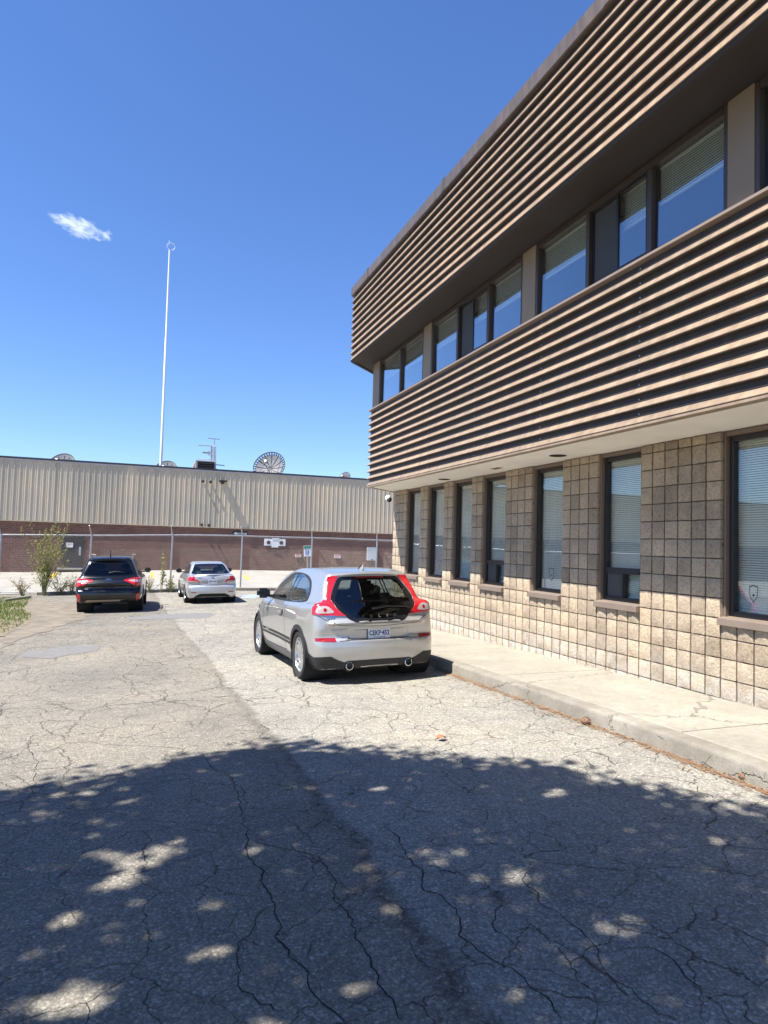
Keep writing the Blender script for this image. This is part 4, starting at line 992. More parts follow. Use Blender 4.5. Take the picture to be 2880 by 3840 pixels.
def paint(name, col, metal=.55, rough=.34, coat=1.0):
    t = NT(name); fl = t.noise(900, 1, .5, t.obj()).outputs['Fac']; d = t.noise(2.5, 4, .6, t.obj()).outputs['Fac']
    c = t.mix(1.0, col, t.ramp(fl, [(.3, .93), (.7, 1.07)]), 'MULTIPLY'); c = t.mix(1.0, c, t.ramp(d, [(.3, .97), (.7, 1.02)]), 'MULTIPLY')
    p = t.principled(c, rough, metal, None, .5, coat); return t.m
def lamp_red(name, col=(.50, .010, .016)):
    t = NT(name); n = t.n('ShaderNodeTexWave'); n.inputs['Scale'].default_value = 30; t.l(t.obj(), n.inputs['Vector'])
    t.principled(t.mix(1.0, col, t.ramp(n.outputs['Fac'], [(0, .8), (1, 1.15)]), 'MULTIPLY'), .18, 0, None, .6, 1.0); return t.m
M_RED = lamp_red('red_lamp_lens'); M_REDD = lamp_red('dark_red_lens', (.30, .006, .012)); M_CLEAR = plain('clear_lamp_lens', (.52, .43, .42), .15, .3, var=.1, coat=1.0, space='obj')
M_CGLASS = glass_mat('car_glass', (.56, .62, .60), 1.5, .02); M_DGLASS = glass_mat('dark_car_glass', (.07, .075, .08), 1.0, .0)
M_SEAT = plain('dark_seat_fabric', (.03, .03, .032), .8, space='obj'); M_SEATG = plain('grey_seat_fabric', (.20, .21, .21), .8, space='obj'); M_PLATE = plain('plate_white', (.68, .70, .73), .4, space='obj'); M_PLINK = plain('plate_blue', (.02, .05, .22), .5, space='obj')

class Car:
    def __init__(s, name, label, body, pm, axle, wb, wr, cat='car', h=.022, wheel_w=.205):
        s.root = empty(name, (0, 0, 0), label, cat); s.B = body; s.axle, s.wb, s.wr = axle, wb, wr
        s.P, s.Fc = body.mesh(h); s.pm = pm; s.h = h
        s.bvh = BVHTree.FromPolygons([tuple(p) for p in s.P], [tuple(f) for f in s.Fc]); s.kill = np.zeros(len(s.Fc), bool)
        s.cen = s.P[s.Fc].mean(1)
        a, b_, c = s.P[s.Fc[:, 0]], s.P[s.Fc[:, 1]], s.P[s.Fc[:, 2]]; s.nor = np.cross(b_-a, c-a); s.nor /= np.linalg.norm(s.nor, axis=1)[:, None]+1e-12
        for ax in (axle, axle+wb): s.kill |= ((s.cen[:, 0]-ax)**2+(s.cen[:, 2]-wr)**2 < (wr+.035)**2) & (np.abs(s.cen[:, 1]) > .45)
    def grad(s, P):
        e = 2e-3; B = s.B; return np.stack([B(P[:, 0]+e, P[:, 1], P[:, 2])-B(P[:, 0]-e, P[:, 1], P[:, 2]), B(P[:, 0], P[:, 1]+e, P[:, 2])-B(P[:, 0], P[:, 1]-e, P[:, 2]), B(P[:, 0], P[:, 1], P[:, 2]+e)-B(P[:, 0], P[:, 1], P[:, 2]-e)], 1)/(2*e)
    def unit(s, P): g = s.grad(P); return g/(np.linalg.norm(g, axis=1)[:, None]+1e-9)
    def hit(s, kind, a, c, off):
        """kind rear: (y, z); left/right: (x, z); top: (x, y)"""
        if kind == 'rear': o, d = Vector((-1, a, c)), Vector((1, 0, 0))
        elif kind == 'front': o, d = Vector((s.B.L+1, a, c)), Vector((-1, 0, 0))
        elif kind == 'left': o, d = Vector((a, 2, c)), Vector((0, -1, 0))
        elif kind == 'right': o, d = Vector((a, -2, c)), Vector((0, 1, 0))
        else: o, d = Vector((a, c, 4)), Vector((0, 0, -1))
        p, n, i, t = s.bvh.ray_cast(o, d)
        if p is None: return None
        if n.dot(d) > 0: n = -n
        return p+n*off
    def hole(s, kind, poly, inset=.018):
        q = shrink(poly, inset); C = s.cen
        if kind == 'rear': m_ = in_poly(C[:, 1], C[:, 2], q) & (C[:, 0] < s.B.L*.3) & (s.nor[:, 0] < -.1)
        elif kind == 'front': m_ = in_poly(C[:, 1], C[:, 2], q) & (C[:, 0] > s.B.L*.5) & (s.nor[:, 0] > .1)
        elif kind == 'left': m_ = in_poly(C[:, 0], C[:, 2], q) & (C[:, 1] > .2)
        else: m_ = in_poly(C[:, 0], C[:, 2], q) & (C[:, 1] < -.2)
        s.kill |= m_
    def patch(s, nm, kind, poly, mat, off=.003, holes=(), parent=None, step=.03, th=.006, smooth=True):
        """a skin piece that follows the body, cut to an outline"""
        def dens(pl):
            out = []
            for i in range(len(pl)):
                a, b_ = pl[i], pl[(i+1) % len(pl)]; n = max(1, int(np.hypot(b_[0]-a[0], b_[1]-a[1])/step))
                for k in range(n): out.append((a[0]+(b_[0]-a[0])*k/n, a[1]+(b_[1]-a[1])*k/n))
            return out
        loops = [dens(poly)]+[dens(q) for q in holes]; V = []; E = []
        for lp in loops: b0 = len(V); V += [Vector(p) for p in lp]; E += [(b0+i, b0+(i+1) % len(lp)) for i in range(len(lp))]
        xs = [p[0] for p in loops[0]]; zs = [p[1] for p in loops[0]]; G = np.array([(a, c) for a in np.arange(min(xs), max(xs), step) for c in np.arange(min(zs), max(zs), step)])
        if len(G):
            ok = in_poly(G[:, 0], G[:, 1], loops[0])
            for q in loops[1:]: ok &= ~in_poly(G[:, 0], G[:, 1], q)
            V += [Vector(p) for p in G[ok]]
        r_ = delaunay_2d_cdt(V, E, [], 0, 1e-5); V2 = r_[0]; T = [f for f in r_[2]]
        cc = np.array([((V2[f[0]].x+V2[f[1]].x+V2[f[2]].x)/3, (V2[f[0]].y+V2[f[1]].y+V2[f[2]].y)/3) for f in T]); ok = in_poly(cc[:, 0], cc[:, 1], loops[0])
        for q in loops[1:]: ok &= ~in_poly(cc[:, 0], cc[:, 1], q)
        pts = [s.hit(kind, v.x, v.y, 0.0) for v in V2]; gi = [i for i, p in enumerate(pts) if p is not None]
        if gi:
            A = np.array([tuple(pts[i]) for i in gi]); ax_ = {'rear': 0, 'front': 0, 'left': 1, 'right': 1, 'top': 2}[kind]
            for _ in range(4):      # settle on the true surface along the projection direction
                g = s.grad(A)[:, ax_]; st_ = s.B(*A.T)/np.where(np.abs(g) < .25, np.sign(g+1e-9)*.25, g); A[:, ax_] -= np.clip(st_, -.01, .01)
            A = A+s.unit(A)*off
            for i, q in zip(gi, A): pts[i] = Vector(q)
        T = [f for f, k in zip(T, ok) if k and all(pts[i] is not None for i in f)]
        if not T: return None
        use = sorted({i for f in T for i in f}); mp = {u: i for i, u in enumerate(use)}; m = MB(); m.add([pts[u] for u in use], [tuple(mp[i] for i in f) for f in T])
        me = m.mesh(nm, mat); bm = bmesh.new(); bm.from_mesh(me); bmesh.ops.recalc_face_normals(bm, faces=bm.faces)
        axis_ = {'rear': Vector((-1, 0, 0)), 'front': Vector((1, 0, 0)), 'left': Vector((0, 1, 0)), 'right': Vector((0, -1, 0)), 'top': Vector((0, 0, 1))}[kind]
        if sum((f.normal.dot(axis_) for f in bm.faces)) < 0: bmesh.ops.reverse_faces(bm, faces=bm.faces)
        if th:
            be = [e for e in bm.edges if e.is_boundary]; ex = bmesh.ops.extrude_edge_only(bm, edges=be); vs2 = [g for g in ex['geom'] if isinstance(g, bmesh.types.BMVert)]
            bmesh.ops.translate(bm, verts=vs2, vec=-axis_*th)
        bm.to_mesh(me); bm.free()
        if smooth:
            shade(me, 180); co = np.empty(len(me.vertices)*3); me.vertices.foreach_get('co', co)
            if not th: me.normals_split_custom_set_from_vertices(s.unit(co.reshape(-1, 3)).tolist())
            else: shade(me, 50)
        return link(nm, me, parent or s.root)
    def mirror(s, kind): return 'right' if kind == 'left' else 'left'
    def window(s, kind, poly, frit, glass, parent=None, nm='window', fw=.03):
        s.hole(kind, poly); inner = shrink(poly, fw)
        w = s.patch(nm, kind, poly, frit, .004, [inner], parent); s.patch('pane', kind, inner, glass, .0035, parent=w, th=0); return w
    def finish(s):
        ok = ~s.kill; Fk = s.Fc[ok]; use = np.unique(Fk); mp = -np.ones(len(s.P), int); mp[use] = np.arange(len(use)); me = bpy.data.meshes.new('body')
        me.from_pydata(s.P[use].tolist(), [], mp[Fk].tolist()); me.materials.append(s.pm); me.update(); shade(me, 180); me.normals_split_custom_set_from_vertices(s.unit(s.P[use]).tolist()); body = link('body', me, s.root)
        vn = np.zeros_like(s.P)
        for k in range(4): np.add.at(vn, s.Fc[:, k], s.nor)
        vn /= np.linalg.norm(vn, axis=1)[:, None]+1e-9; Q = s.P-vn*.045; me = bpy.data.meshes.new('interior_lining'); me.from_pydata(Q[use].tolist(), [], mp[Fk].tolist()); me.materials.append(M_LINER); me.update(); shade(me, 60); link('interior_lining', me, s.root)
        return body
    def wheels(s, track, spokes=10, w=.205, rimr=.218, double=False):
        proto = None
        for ax in (s.axle, s.axle+s.wb):
            for sd in (1, -1):
                Mx = Matrix.Translation((ax, sd*track/2, s.wr)) @ Matrix.Rotation(R(-90*sd), 4, 'X')
                r_ = s.wr; hw = w/2
                if proto is None:
                    m = MB(); pr = [(rimr, -hw*.82), (rimr+.03, -hw*.95), (r_-.03, -hw), (r_-.008, -hw*.86)]
                    for q in (-.55, -.18, .18, .55): pr += [(r_, hw*(q-.16)), (r_, hw*(q+.1)), (r_-.008, hw*(q+.11)), (r_-.008, hw*(q+.15))]
                    pr += [(r_-.008, hw*.86), (r_-.03, hw), (rimr+.03, hw*.95), (rimr, hw*.82)]
                    m.lathe(pr, 48); t_me = m.mesh('tyre', M_TYRE, smooth=40)
                    m = MB(); m.lathe([(rimr+.004, hw*.80), (rimr-.008, hw*.84), (rimr-.016, hw*.70), (rimr-.03, -hw*.7), (rimr, -hw*.8)], 48)
                    m.lathe([(.001, hw*.62), (.035, hw*.66), (.05, hw*.60), (.052, hw*.35)], 24)
                    for k in range(spokes):
                        a = 2*math.pi*k/spokes; Rm = Matrix.Rotation(a, 4, 'Z'); wi, wo = (.020, .016) if spokes > 8 else (.035, .03)
                        m.add([Rm @ Vector(p) for p in ((.03, -wi, hw*.60), (.03, wi, hw*.60), (rimr-.012, wo, hw*.74), (rimr-.012, -wo, hw*.74), (.03, -wi*1.2, hw*.3), (.03, wi*1.2, hw*.3), (rimr-.012, wo*1.2, hw*.45), (rimr-.012, -wo*1.2, hw*.45))], [(0, 1, 2, 3), (0, 4, 5, 1), (1, 5, 6, 2), (3, 2, 6, 7), (0, 3, 7, 4), (4, 7, 6, 5)])
                    r_me = m.mesh('rim', M_RIM, smooth=35)
                    for me_ in (t_me, r_me):
                        bm = bmesh.new(); bm.from_mesh(me_); bmesh.ops.recalc_face_normals(bm, faces=bm.faces); bm.to_mesh(me_); bm.free()
                    m = MB(); m.lathe([(.001, -hw*.1), (rimr-.03, -hw*.1), (rimr-.03, -hw*.5), (.001, -hw*.5)], 24); b_me = m.mesh('brake_disc', M_LINER); proto = 1
                e = bpy.data.objects.new('wheel', t_me); COL.objects.link(e); e.parent = s.root; e.matrix_local = Mx
                for nm, me_ in (('rim', r_me), ('brake_disc', b_me)): link(nm, me_, e)
                # dark wheel housing
                m = MB(); m.lathe([(s.wr+.045, hw+.0), (s.wr+.05, -.30), (.05, -.30)], 28, Mx); o = m.build('wheel_housing', M_LINER, s.root)
    def arches(s, r0, r1, mat, off=.010, a0=-12, a1=192):
        for ax in (s.axle, s.axle+s.wb):
            for kd in ('left', 'right'):
                an = np.radians(np.linspace(a0, a1, 40)); pl = [(ax+r1*math.cos(a), s.wr+r1*math.sin(a)) for a in an]+[(ax+r0*math.cos(a), s.wr+r0*math.sin(a)) for a in an[::-1]]
                s.patch('arch_trim', kd, pl, mat, off, th=.05)
    def line(s, nm, kind, pts, w=.008, mat=None, off=.0015, parent=None):
        P = np.array(pts, float); n = len(P); L_ = []; R_ = []
        for i in range(n):
            d = P[min(i+1, n-1)]-P[max(i-1, 0)]; d /= np.linalg.norm(d); q = np.array([-d[1], d[0]])*w/2; L_.append(tuple(P[i]+q)); R_.append(tuple(P[i]-q))
        return s.patch(nm, kind, L_+R_[::-1], mat or M_LINER, off, th=0, parent=parent)
    def place(s, x, y, yaw):
        """rear axle centre on the ground at x, y; heading turned yaw to the left of +Y"""
        c, n = math.cos(yaw), math.sin(yaw); f2 = Vector((-n, c)); l2 = Vector((-c, -n)); R0 = Vector((x, y)); F0 = R0+f2*s.wb
        def gz(p): return ground_z(p.x, p.y)
        tr = .78; lr, rr, lf, rf = [p for p in (R0+l2*tr, R0-l2*tr, F0+l2*tr, F0-l2*tr)]
        fwd = Vector((f2.x, f2.y, ((gz(lf)+gz(rf))-(gz(lr)+gz(rr)))/2/s.wb)).normalized(); left = Vector((l2.x, l2.y, ((gz(lr)+gz(lf))-(gz(rr)+gz(rf)))/2/(2*tr))); left = (left-fwd*left.dot(fwd)).normalized(); up = fwd.cross(left)
        o = Vector((x, y, (gz(lr)+gz(rr))/2))-fwd*s.axle
        s.root.matrix_world = Matrix(((fwd.x, left.x, up.x, o.x), (fwd.y, left.y, up.y, o.y), (fwd.z, left.z, up.z, o.z), (0, 0, 0, 1)))
    def seat(s, x, y, z, mat, h=.62, w=.50, tilt=14, head=True):
        m = MB(); M1 = Matrix.Translation((x, y, z)) @ Matrix.Rotation(R(-tilt), 4, 'Y')
        m.box((-.06, -w/2, 0), (.06, w/2, h), M=M1); o = m.build('seat', mat, s.root, bevel=.05, smooth=50)
        if head: m = MB(); m.box((-.05, -.14, h+.03), (.05, .14, h+.22), M=M1); m.build('headrest', mat, o, bevel=.045, smooth=50)
        m = MB(); m.box((x+.02, y-w/2, z-.12), (x+.5, y+w/2, z+.05)); m.build('cushion', mat, o, bevel=.05, smooth=50)
def RE(car, y, z, off=.004, tilt=0.0):
    """frame on the car's tail: local XY in the picture plane seen from behind"""
    p = car.hit('rear', y, z, off); q = car.hit('rear', y, z+.03, off); r_ = car.hit('rear', y-.03, z, off); e = (r_-p).normalized(); u = (q-p); u = (u-e*u.dot(e)).normalized(); n = e.cross(u)
    return Matrix(((e.x, u.x, n.x, p.x), (e.y, u.y, n.y, p.y), (e.z, u.z, n.z, p.z), (0, 0, 0, 1)))
def sym(pts): return pts+[(-a, c) for a, c in pts[::-1]]
def mir(pts): return [(-a, c) for a, c in pts]
def mirror_wing(car, x, y, z, sx, mat, lens=None):
    for sd in (1, -1):
        m = MB(); m.box((x-.05, sd*(y+.035), z-.07), (x+.08, sd*(y+.24), z+.085)); o = m.build('mirror', mat, car.root, bevel=.045, smooth=60)
        m = MB(); m.box((x-.02, sd*(y-.06), z-.06), (x+.05, sd*(y+.06), z-.02)); m.build('stalk', M_TRIMB, o, bevel=.01); m = MB(); m.box((x-.054, sd*(y+.06), z-.05), (x-.0505, sd*(y+.215), z+.065)); m.build('mirror_glass', M_GLOSSB, o)
# ------------------------------------------------------------------ silver hatchback
M_SILV = paint('silver_paint', (.47, .472, .465), .6, .30)
def c30_extra(f, x, ay, z):
    # plate recess and the bumper ledge
    f = smax(f, -(np.maximum(np.maximum(np.abs(z-.615)-.055, ay-.40), x-.085)), .03)
    return f
B1 = Body(4.26, 1.447,
    [(.16, .19), (.055, .25), (.012, .36), (.0, .46), (.012, .545), (.05, .60), (.045, .70), (.055, .80), (.075, .90), (.12, .985), (.22, 1.02), (.8, 1.0), (1.8, .955), (2.8, .945), (3.3, .965), (3.75, .90), (4.05, .79), (4.2, .64), (4.25, .48), (4.22, .30), (4.08, .20), (3.2, .17), (1.0, .17)],
    [(.18, [(0, .66), (.15, .76), (.7, .81), (3.4, .81), (4.0, .68), (4.25, .40)]), (.36, [(0, .64), (.1, .75), (.25, .825), (.5, .87), (.8, .887), (2, .862), (3.36, .885), (3.9, .80), (4.25, .5)]),
     (.56, [(0, .65), (.1, .755), (.25, .83), (.5, .875), (.8, .893), (2, .87), (3.36, .89), (3.9, .80), (4.25, .5)]), (.80, [(0, .66), (.1, .75), (.25, .815), (.5, .86), (.8, .882), (2, .862), (3.3, .87), (3.9, .76), (4.2, .5)]),
     (.95, [(0, .68), (.12, .76), (.3, .82), (.75, .85), (2, .838), (3.2, .83), (3.8, .68), (4.2, .4)]), (1.03, [(0, .73), (.3, .79), (.75, .80), (2, .80), (3.2, .78), (3.8, .6)])],
    [(.10, .74), (.105, .84), (.17, .97), (.27, 1.12), (.40, 1.285), (.445, 1.375), (.60, 1.405), (1.0, 1.437), (1.6, 1.447), (2.05, 1.43), (2.4, 1.37), (2.75, 1.22), (3.05, 1.07), (3.3, .95), (3.3, .72), (1.5, .6)],
    [(.80, [(0, .62), (.3, .73), (.8, .80), (1.8, .82), (2.9, .80), (3.4, .7)]), (1.0, [(.1, .65), (.4, .70), (.8, .755), (1.8, .79), (2.8, .76), (3.3, .66)]), (1.2, [(.2, .605), (.5, .64), (.9, .68), (1.8, .705), (2.5, .685), (3.0, .60)]),
     (1.4, [(.35, .535), (.6, .555), (1.0, .575), (1.8, .595), (2.4, .56)]), (1.5, [(.35, .50), (1.0, .53), (1.8, .54), (2.4, .5)])],
    bow=(.23, .32), k=(.08, .07, .045), extra=c30_extra)
v = Car('silver_hatchback', 'silver three door hatchback with tall red tail lamps parked at the kerb', B1, M_SILV, .76, 2.64, .318)
# glass hatch
hatch = catmull(sym([(.0, 1.335), (.24, 1.335), (.40, 1.325), (.47, 1.24), (.535, 1.13), (.565, 1.04), (.53, .95), (.45, .87), (.36, .79), (.20, .765)])[:-1], 4).tolist()
M_HGLASS = glass_mat('hatch_glass', (.44, .49, .48), 1.3, .015)
v.window('rear', hatch, M_GLOSSB, M_HGLASS, nm='rear_window', fw=.05)
side_dlo = catmull([(.86, .995), (1.5, .965), (2.2, .955), (2.86, .955), (2.72, 1.05), (2.40, 1.23), (2.1, 1.345), (1.7, 1.372), (1.25, 1.345), (.95, 1.275), (.80, 1.17), (.77, 1.06)], 4).tolist()
door_glass = [(1.66, .99), (2.72, .98), (2.38, 1.20), (2.08, 1.315), (1.70, 1.343)]
quarter = catmull([(.90, 1.02), (1.58, .995), (1.60, 1.335), (1.25, 1.315), (.98, 1.25), (.85, 1.16), (.82, 1.07)], 3).tolist()
for kd in ('left', 'right'):
    v.hole(kd, door_glass, .012); v.hole(kd, quarter, .012)
    w = v.patch('side_window', kd, side_dlo, M_TRIMB, .004, [door_glass, quarter]); v.patch('pane', kd, door_glass, M_CGLASS, .003, parent=w, th=0); v.patch('pane', kd, quarter, M_CGLASS, .003, parent=w, th=0)
wind = sym([(0, 1.355), (.50, 1.33), (.58, 1.22), (.66, 1.05), (.60, .995), (0, .99)][:-1]+[(.0, .985)])
v.window('front', wind, M_GLOSSB, M_CGLASS, nm='windshield', fw=.03)
# tail lamps
tl = [(.415, 1.345), (.545, 1.338), (.60, 1.20), (.632, 1.06), (.675, 1.015), (.765, .995), (.80, .955), (.81, .875), (.70, .865), (.42, .85), (.495, .90), (.548, .96), (.575, 1.04), (.545, 1.135), (.478, 1.25)]
for pl in (tl, mir(tl)):
    t_ = v.patch('tail_lamp', 'rear', pl, M_RED, .012, step=.012, th=.03)
    sg = 1 if pl is tl else -1; lens = [(sg*a, c) for a, c in catmull([(.775, .89), (.765, .945), (.71, .968), (.645, .965), (.60, .935), (.575, .893), (.68, .885)], 3)]
    ln = v.patch('clear_lens', 'rear', lens, M_CLEAR, .0145, parent=t_, th=.003); ring_ = [(sg*.675+.022*math.cos(a), .925+.022*math.sin(a)) for a in np.linspace(0, 2*math.pi, 17)[:-1]]
    v.patch('bulb_ring', 'rear', ring_, M_REDD, .0165, parent=t_, th=.003)
# lower bumper in black, with diffuser and two tail pipes
low_b = sym([(0, .305), (.42, .298), (.52, .255), (.68, .255), (.76, .30), (.82, .345), (.80, .20), (.70, .175), (.0, .175)][:-1]+[(.0, .178)])
v.patch('lower_bumper', 'rear', low_b, M_TRIMB, .006)
for kd in ('left', 'right'):
    v.patch('bumper_corner', kd, [(.10, .36), (.25, .345), (.40, .40), (.42, .30), (.36, .20), (.16, .20), (.08, .27)], M_TRIMB, .005)
    v.patch('side_skirt', kd, [(1.12, .29), (3.0, .27), (3.0, .17), (1.12, .17)], plain('skirt_grey', (.10, .10, .105), .5, space='obj') if kd == 'left' else M_TRIMB, .006)
    # lower stripes on the door
    v.patch('stripe', kd, [(1.20, .455), (2.98, .470), (2.98, .505), (1.20, .495)], M_TRIMB, .0025, th=0); v.patch('stripe', kd, [(1.17, .405), (2.99, .420), (2.99, .452), (1.185, .442)], M_TRIMB, .0025, th=0)
    v.line('door_gap', kd, [(1.60, .97), (1.57, .75), (1.50, .5), (1.46, .30)], .009); v.line('door_gap', kd, [(2.90, .95), (2.99, .75), (2.98, .40), (2.92, .28)], .009); v.line('door_gap', kd, [(1.46, .30), (2.0, .285), (2.92, .28)], .008)
    sg = 1 if kd == 'left' else -1
    p = v.hit(kd, 1.80, .80, 0); m = MB(); m.box((p.x-.10, p.y+sg*.012, p.z-.012), (p.x+.10, p.y+sg*.036, p.z+.018)); hd = m.build('door_handle', M_SILV, v.root, bevel=.011, smooth=50)
    v.patch('handle_cup', kd, [(1.72+.06*math.cos(a), .80+.045*math.sin(a)) for a in np.linspace(0, 2*math.pi, 13)[:-1]], M_TRIMB, .001, th=0, parent=hd)
p = v.hit('left', 2.62, .47, .0035); text('lettering', 'SPORT', .075, Matrix(((-1, 0, 0, p.x), (0, 0, 1, p.y+.002), (0, 1, 0, p.z), (0, 0, 0, 1))), M_SILV, v.root, width=.26)
v.line('hatch_seam', 'rear', [(-.80, .872), (-.66, .80), (-.50, .735), (0, .715), (.50, .735), (.66, .80), (.80, .872)], .006)
v.line('bumper_seam', 'rear', [(-.52, .545), (-.40, .552), (0, .556), (.40, .552), (.52, .545)], .006)
v.arches(.328, .392, M_TRIMB, .012)
for sg in (1, -1):
    v.patch('reflector', 'rear', [(sg*.80, .585), (sg*.80, .545), (sg*.56, .538), (sg*.57, .585)], M_REDD, .004, step=.02)
    p = v.hit('rear', sg*.40, .235, 0); m = MB(); m.lathe([(.046, -.10), (.05, .0), (.043, .004), (.040, -.01), (.040, -.08)], 24, Matrix.Translation((p.x-.035, p.y, p.z)) @ Matrix.Rotation(R(-90), 4, 'Y')); tp = m.build('tail_pipe', M_CHROME, v.root, smooth=40)
    m = MB(); m.lathe([(.001, -.05), (.040, -.05)], 20, Matrix.Translation((p.x-.035, p.y, p.z)) @ Matrix.Rotation(R(-90), 4, 'Y')); m.build('pipe_bore', M_LINER, tp)
    m = MB(); m.lathe([(.075, .0), (.07, .006), (.05, -.02)], 24, Matrix.Translation((p.x-.01, p.y, p.z)) @ Matrix.Rotation(R(-90), 4, 'Y')); m.build('pipe_ring', M_LINER, tp)
# licence plate
def plate(car, z, body, w=.305, h=.152, top='ONTARIO', parent=None, xoff=.03, frame=True, y=0.0):
    p = car.hit('rear', y, z, 0); pe = bpy.data.objects.new('licence_plate', None); Mx = Matrix.Translation((p.x-xoff, p.y, p.z)) @ Matrix(((0, 0, -1, 0), (-1, 0, 0, 0), (0, 1, 0, 0), (0, 0, 0, 1)))
    m = MB(); m.box((-w/2, -h/2, -.004), (w/2, h/2, .0)); o = m.build('licence_plate', M_PLATE, car.root, bevel=.002); o.matrix_local = Mx
    text('number', body, .085, Matrix.Translation((0, -.008, .001)), M_PLINK, o, width=w*.90, bold=.002)
    if top: text('province', top, .028, Matrix.Translation((0, h*.36, .001)), M_PLINK, o, width=w*.42); text('motto', 'YOURS TO DISCOVER', .016, Matrix.Translation((0, -h*.39, .001)), M_PLINK, o, width=w*.52)
    for sx in (-1, 1): mm = MB(); mm.lathe([(.001, .004), (.006, .003), (.008, 0)], 10, Matrix.Translation((sx*w*.30, h*.40, .0))); mm.build('bolt', M_TRIMB, o)
    return o
plate(v, .635, 'CEKP\u00b7452')
for i, ch in enumerate('VOLVO'): text('badge_letter', ch, .055, RE(v, .215-.1075*i, .84, .0105), M_CHROME, v.root, ext=.003, bold=.001)
text('badge', 'C30', .06, RE(v, .615, .835, .006), M_CHROME, v.root, ext=.003, bold=.001); text('badge', 'T5', .05, RE(v, -.645, .845, .006), M_CHROME, v.root, ext=.003, bold=.001)
# spoiler lip, brake strip, fin aerial, wiper, mirrors
m = MB()
for k, yy in enumerate(np.linspace(-.50, .50, 17)):
    c = 1-(abs(yy)/.53)**4; zt = 1.395-.022*(yy/.5)**2
    for dx, z in ((.56, zt+.006), (.44, zt-.004), (.385+.03*(1-c), zt-.026), (.40, zt-.042), (.47, zt-.05)): m.v.append((dx+.10*(yy/.5)**2*.6, yy, z))
    if k:
        for q in range(4): a = (k-1)*5+q; m.f.append((a, a+1, a+6, a+5)); m.mi.append(0)
m.build('spoiler', M_SILV, v.root, smooth=40)
v.patch('brake_strip', 'rear', [(-.20, 1.330), (.20, 1.330), (.20, 1.312), (-.20, 1.312)], M_REDD, .008, step=.05)
m = MB(); m.add([(.72, 0, 1.475), (.86, 0, 1.43), (.64, 0, 1.42), (.70, .035, 1.41), (.70, -.035, 1.41), (.64, 0, 1.50)], [(5, 0, 1), (5, 1, 3), (5, 4, 1), (5, 3, 2), (5, 2, 4), (3, 1, 4, 2)]); m.build('fin_aerial', M_SILV, v.root, smooth=30)
m = MB(); pp = [v.hit('rear', a, c, .03) for a, c in ((.10, .925), (-.1, .945), (-.35, .935), (-.47, .915))]; m.tube(pp, [.02, .014, .011, .006], 6); m.build('wiper', M_GLOSSB, v.root, smooth=40)
mirror_wing(v, 2.66, .80, 1.03, 1, M_TRIMB)
p = v.hit('rear', -.60, .44, .004); v.patch('tow_cover', 'rear', [(-.58, .47), (-.64, .47), (-.64, .41), (-.58, .41)], M_SILV, .0035)
for (x_, y_) in ((1.75, .36), (1.75, -.36)): v.seat(x_, y_, .42, M_SEAT)
for (x_, y_) in ((.95, .30), (.95, -.30)): v.seat(x_, y_, .42, M_SEAT, h=.50, w=.46, tilt=20)
m = MB(); m.box((2.72, -.68, .70), (3.1, .68, .93)); m.build('dashboard', M_SEAT, v.root, bevel=.06); m = MB(); m.box((.25, -.66, .30), (3.2, .66, .40)); m.build('floor_pan', M_LINER, v.root); m = MB(); m.box((.30, -.5, .40), (.85, .5, .74)); m.build('load_floor', M_SEAT, v.root, bevel=.03)
m = MB(); m.lathe([(.165+.014*math.cos(a), .014*math.sin(a)) for a in np.linspace(0, 2*math.pi, 9)], 28, Matrix.Translation((2.55, .36, .90)) @ Matrix.Rotation(R(-65), 4, 'Y')); m.build('steering_wheel', M_SEAT, v.root, smooth=50)
v.wheels(1.555, 12, .205, .225); v.finish(); v.place(2.91, 8.92, R(2.0))

# ------------------------------------------------------------------ black suv
M_BLK_P = paint('black_paint', (.006, .006, .007), .0, .22, .55)
M_SKID = plain('champagne_skid_plate', (.45, .38, .30), .4, .5, space='obj')
B2 = Body(4.685, 1.70,
    [(.20, .34), (.06, .40), (.0, .52), (.01, .66), (.06, .74), (.09, .95), (.13, 1.06), (.4, 1.10), (1.5, 1.10), (3.0, 1.06), (3.6, 1.08), (4.2, .98), (4.55, .85), (4.66, .65), (4.68, .45), (4.55, .30), (3.5, .26), (1.0, .26)],
    [(.25, [(0, .66), (.2, .82), (.8, .86), (3.8, .86), (4.4, .74), (4.68, .5)]), (.5, [(0, .84), (.15, .90), (.5, .93), (2.5, .92), (3.9, .93), (4.4, .8), (4.68, .5)]), (.8, [(0, .84), (.15, .90), (.5, .935), (2.5, .925), (3.9, .93), (4.4, .8), (4.68, .5)]), (1.02, [(0, .82), (.2, .88), (.6, .905), (2.5, .90), (3.8, .88), (4.4, .7)]), (1.12, [(0, .78), (.6, .86), (2.5, .86), (3.8, .8)])],
    [(.08, .80), (.10, 1.02), (.19, 1.2), (.33, 1.45), (.40, 1.56), (.40, 1.62), (.6, 1.665), (1.2, 1.695), (2.0, 1.69), (2.6, 1.63), (3.0, 1.47), (3.6, 1.09), (3.6, .8), (1.5, .7)],
    [(1.0, [(0, .80), (.3, .84), (1.5, .86), (3.2, .84), (3.7, .7)]), (1.3, [(.2, .70), (.5, .75), (1.5, .775), (3.0, .75), (3.4, .65)]), (1.6, [(.3, .565), (.6, .61), (1.5, .655), (2.6, .62)]), (1.75, [(.3, .5), (1.5, .58), (2.6, .55)])],
    bow=(.10, .28), k=(.09, .09, .05))
k_ = Car('black_suv', 'black suv with roof rails and red lamps parked nose to the fence', B2, M_BLK_P, 1.02, 2.70, .362, h=.026)
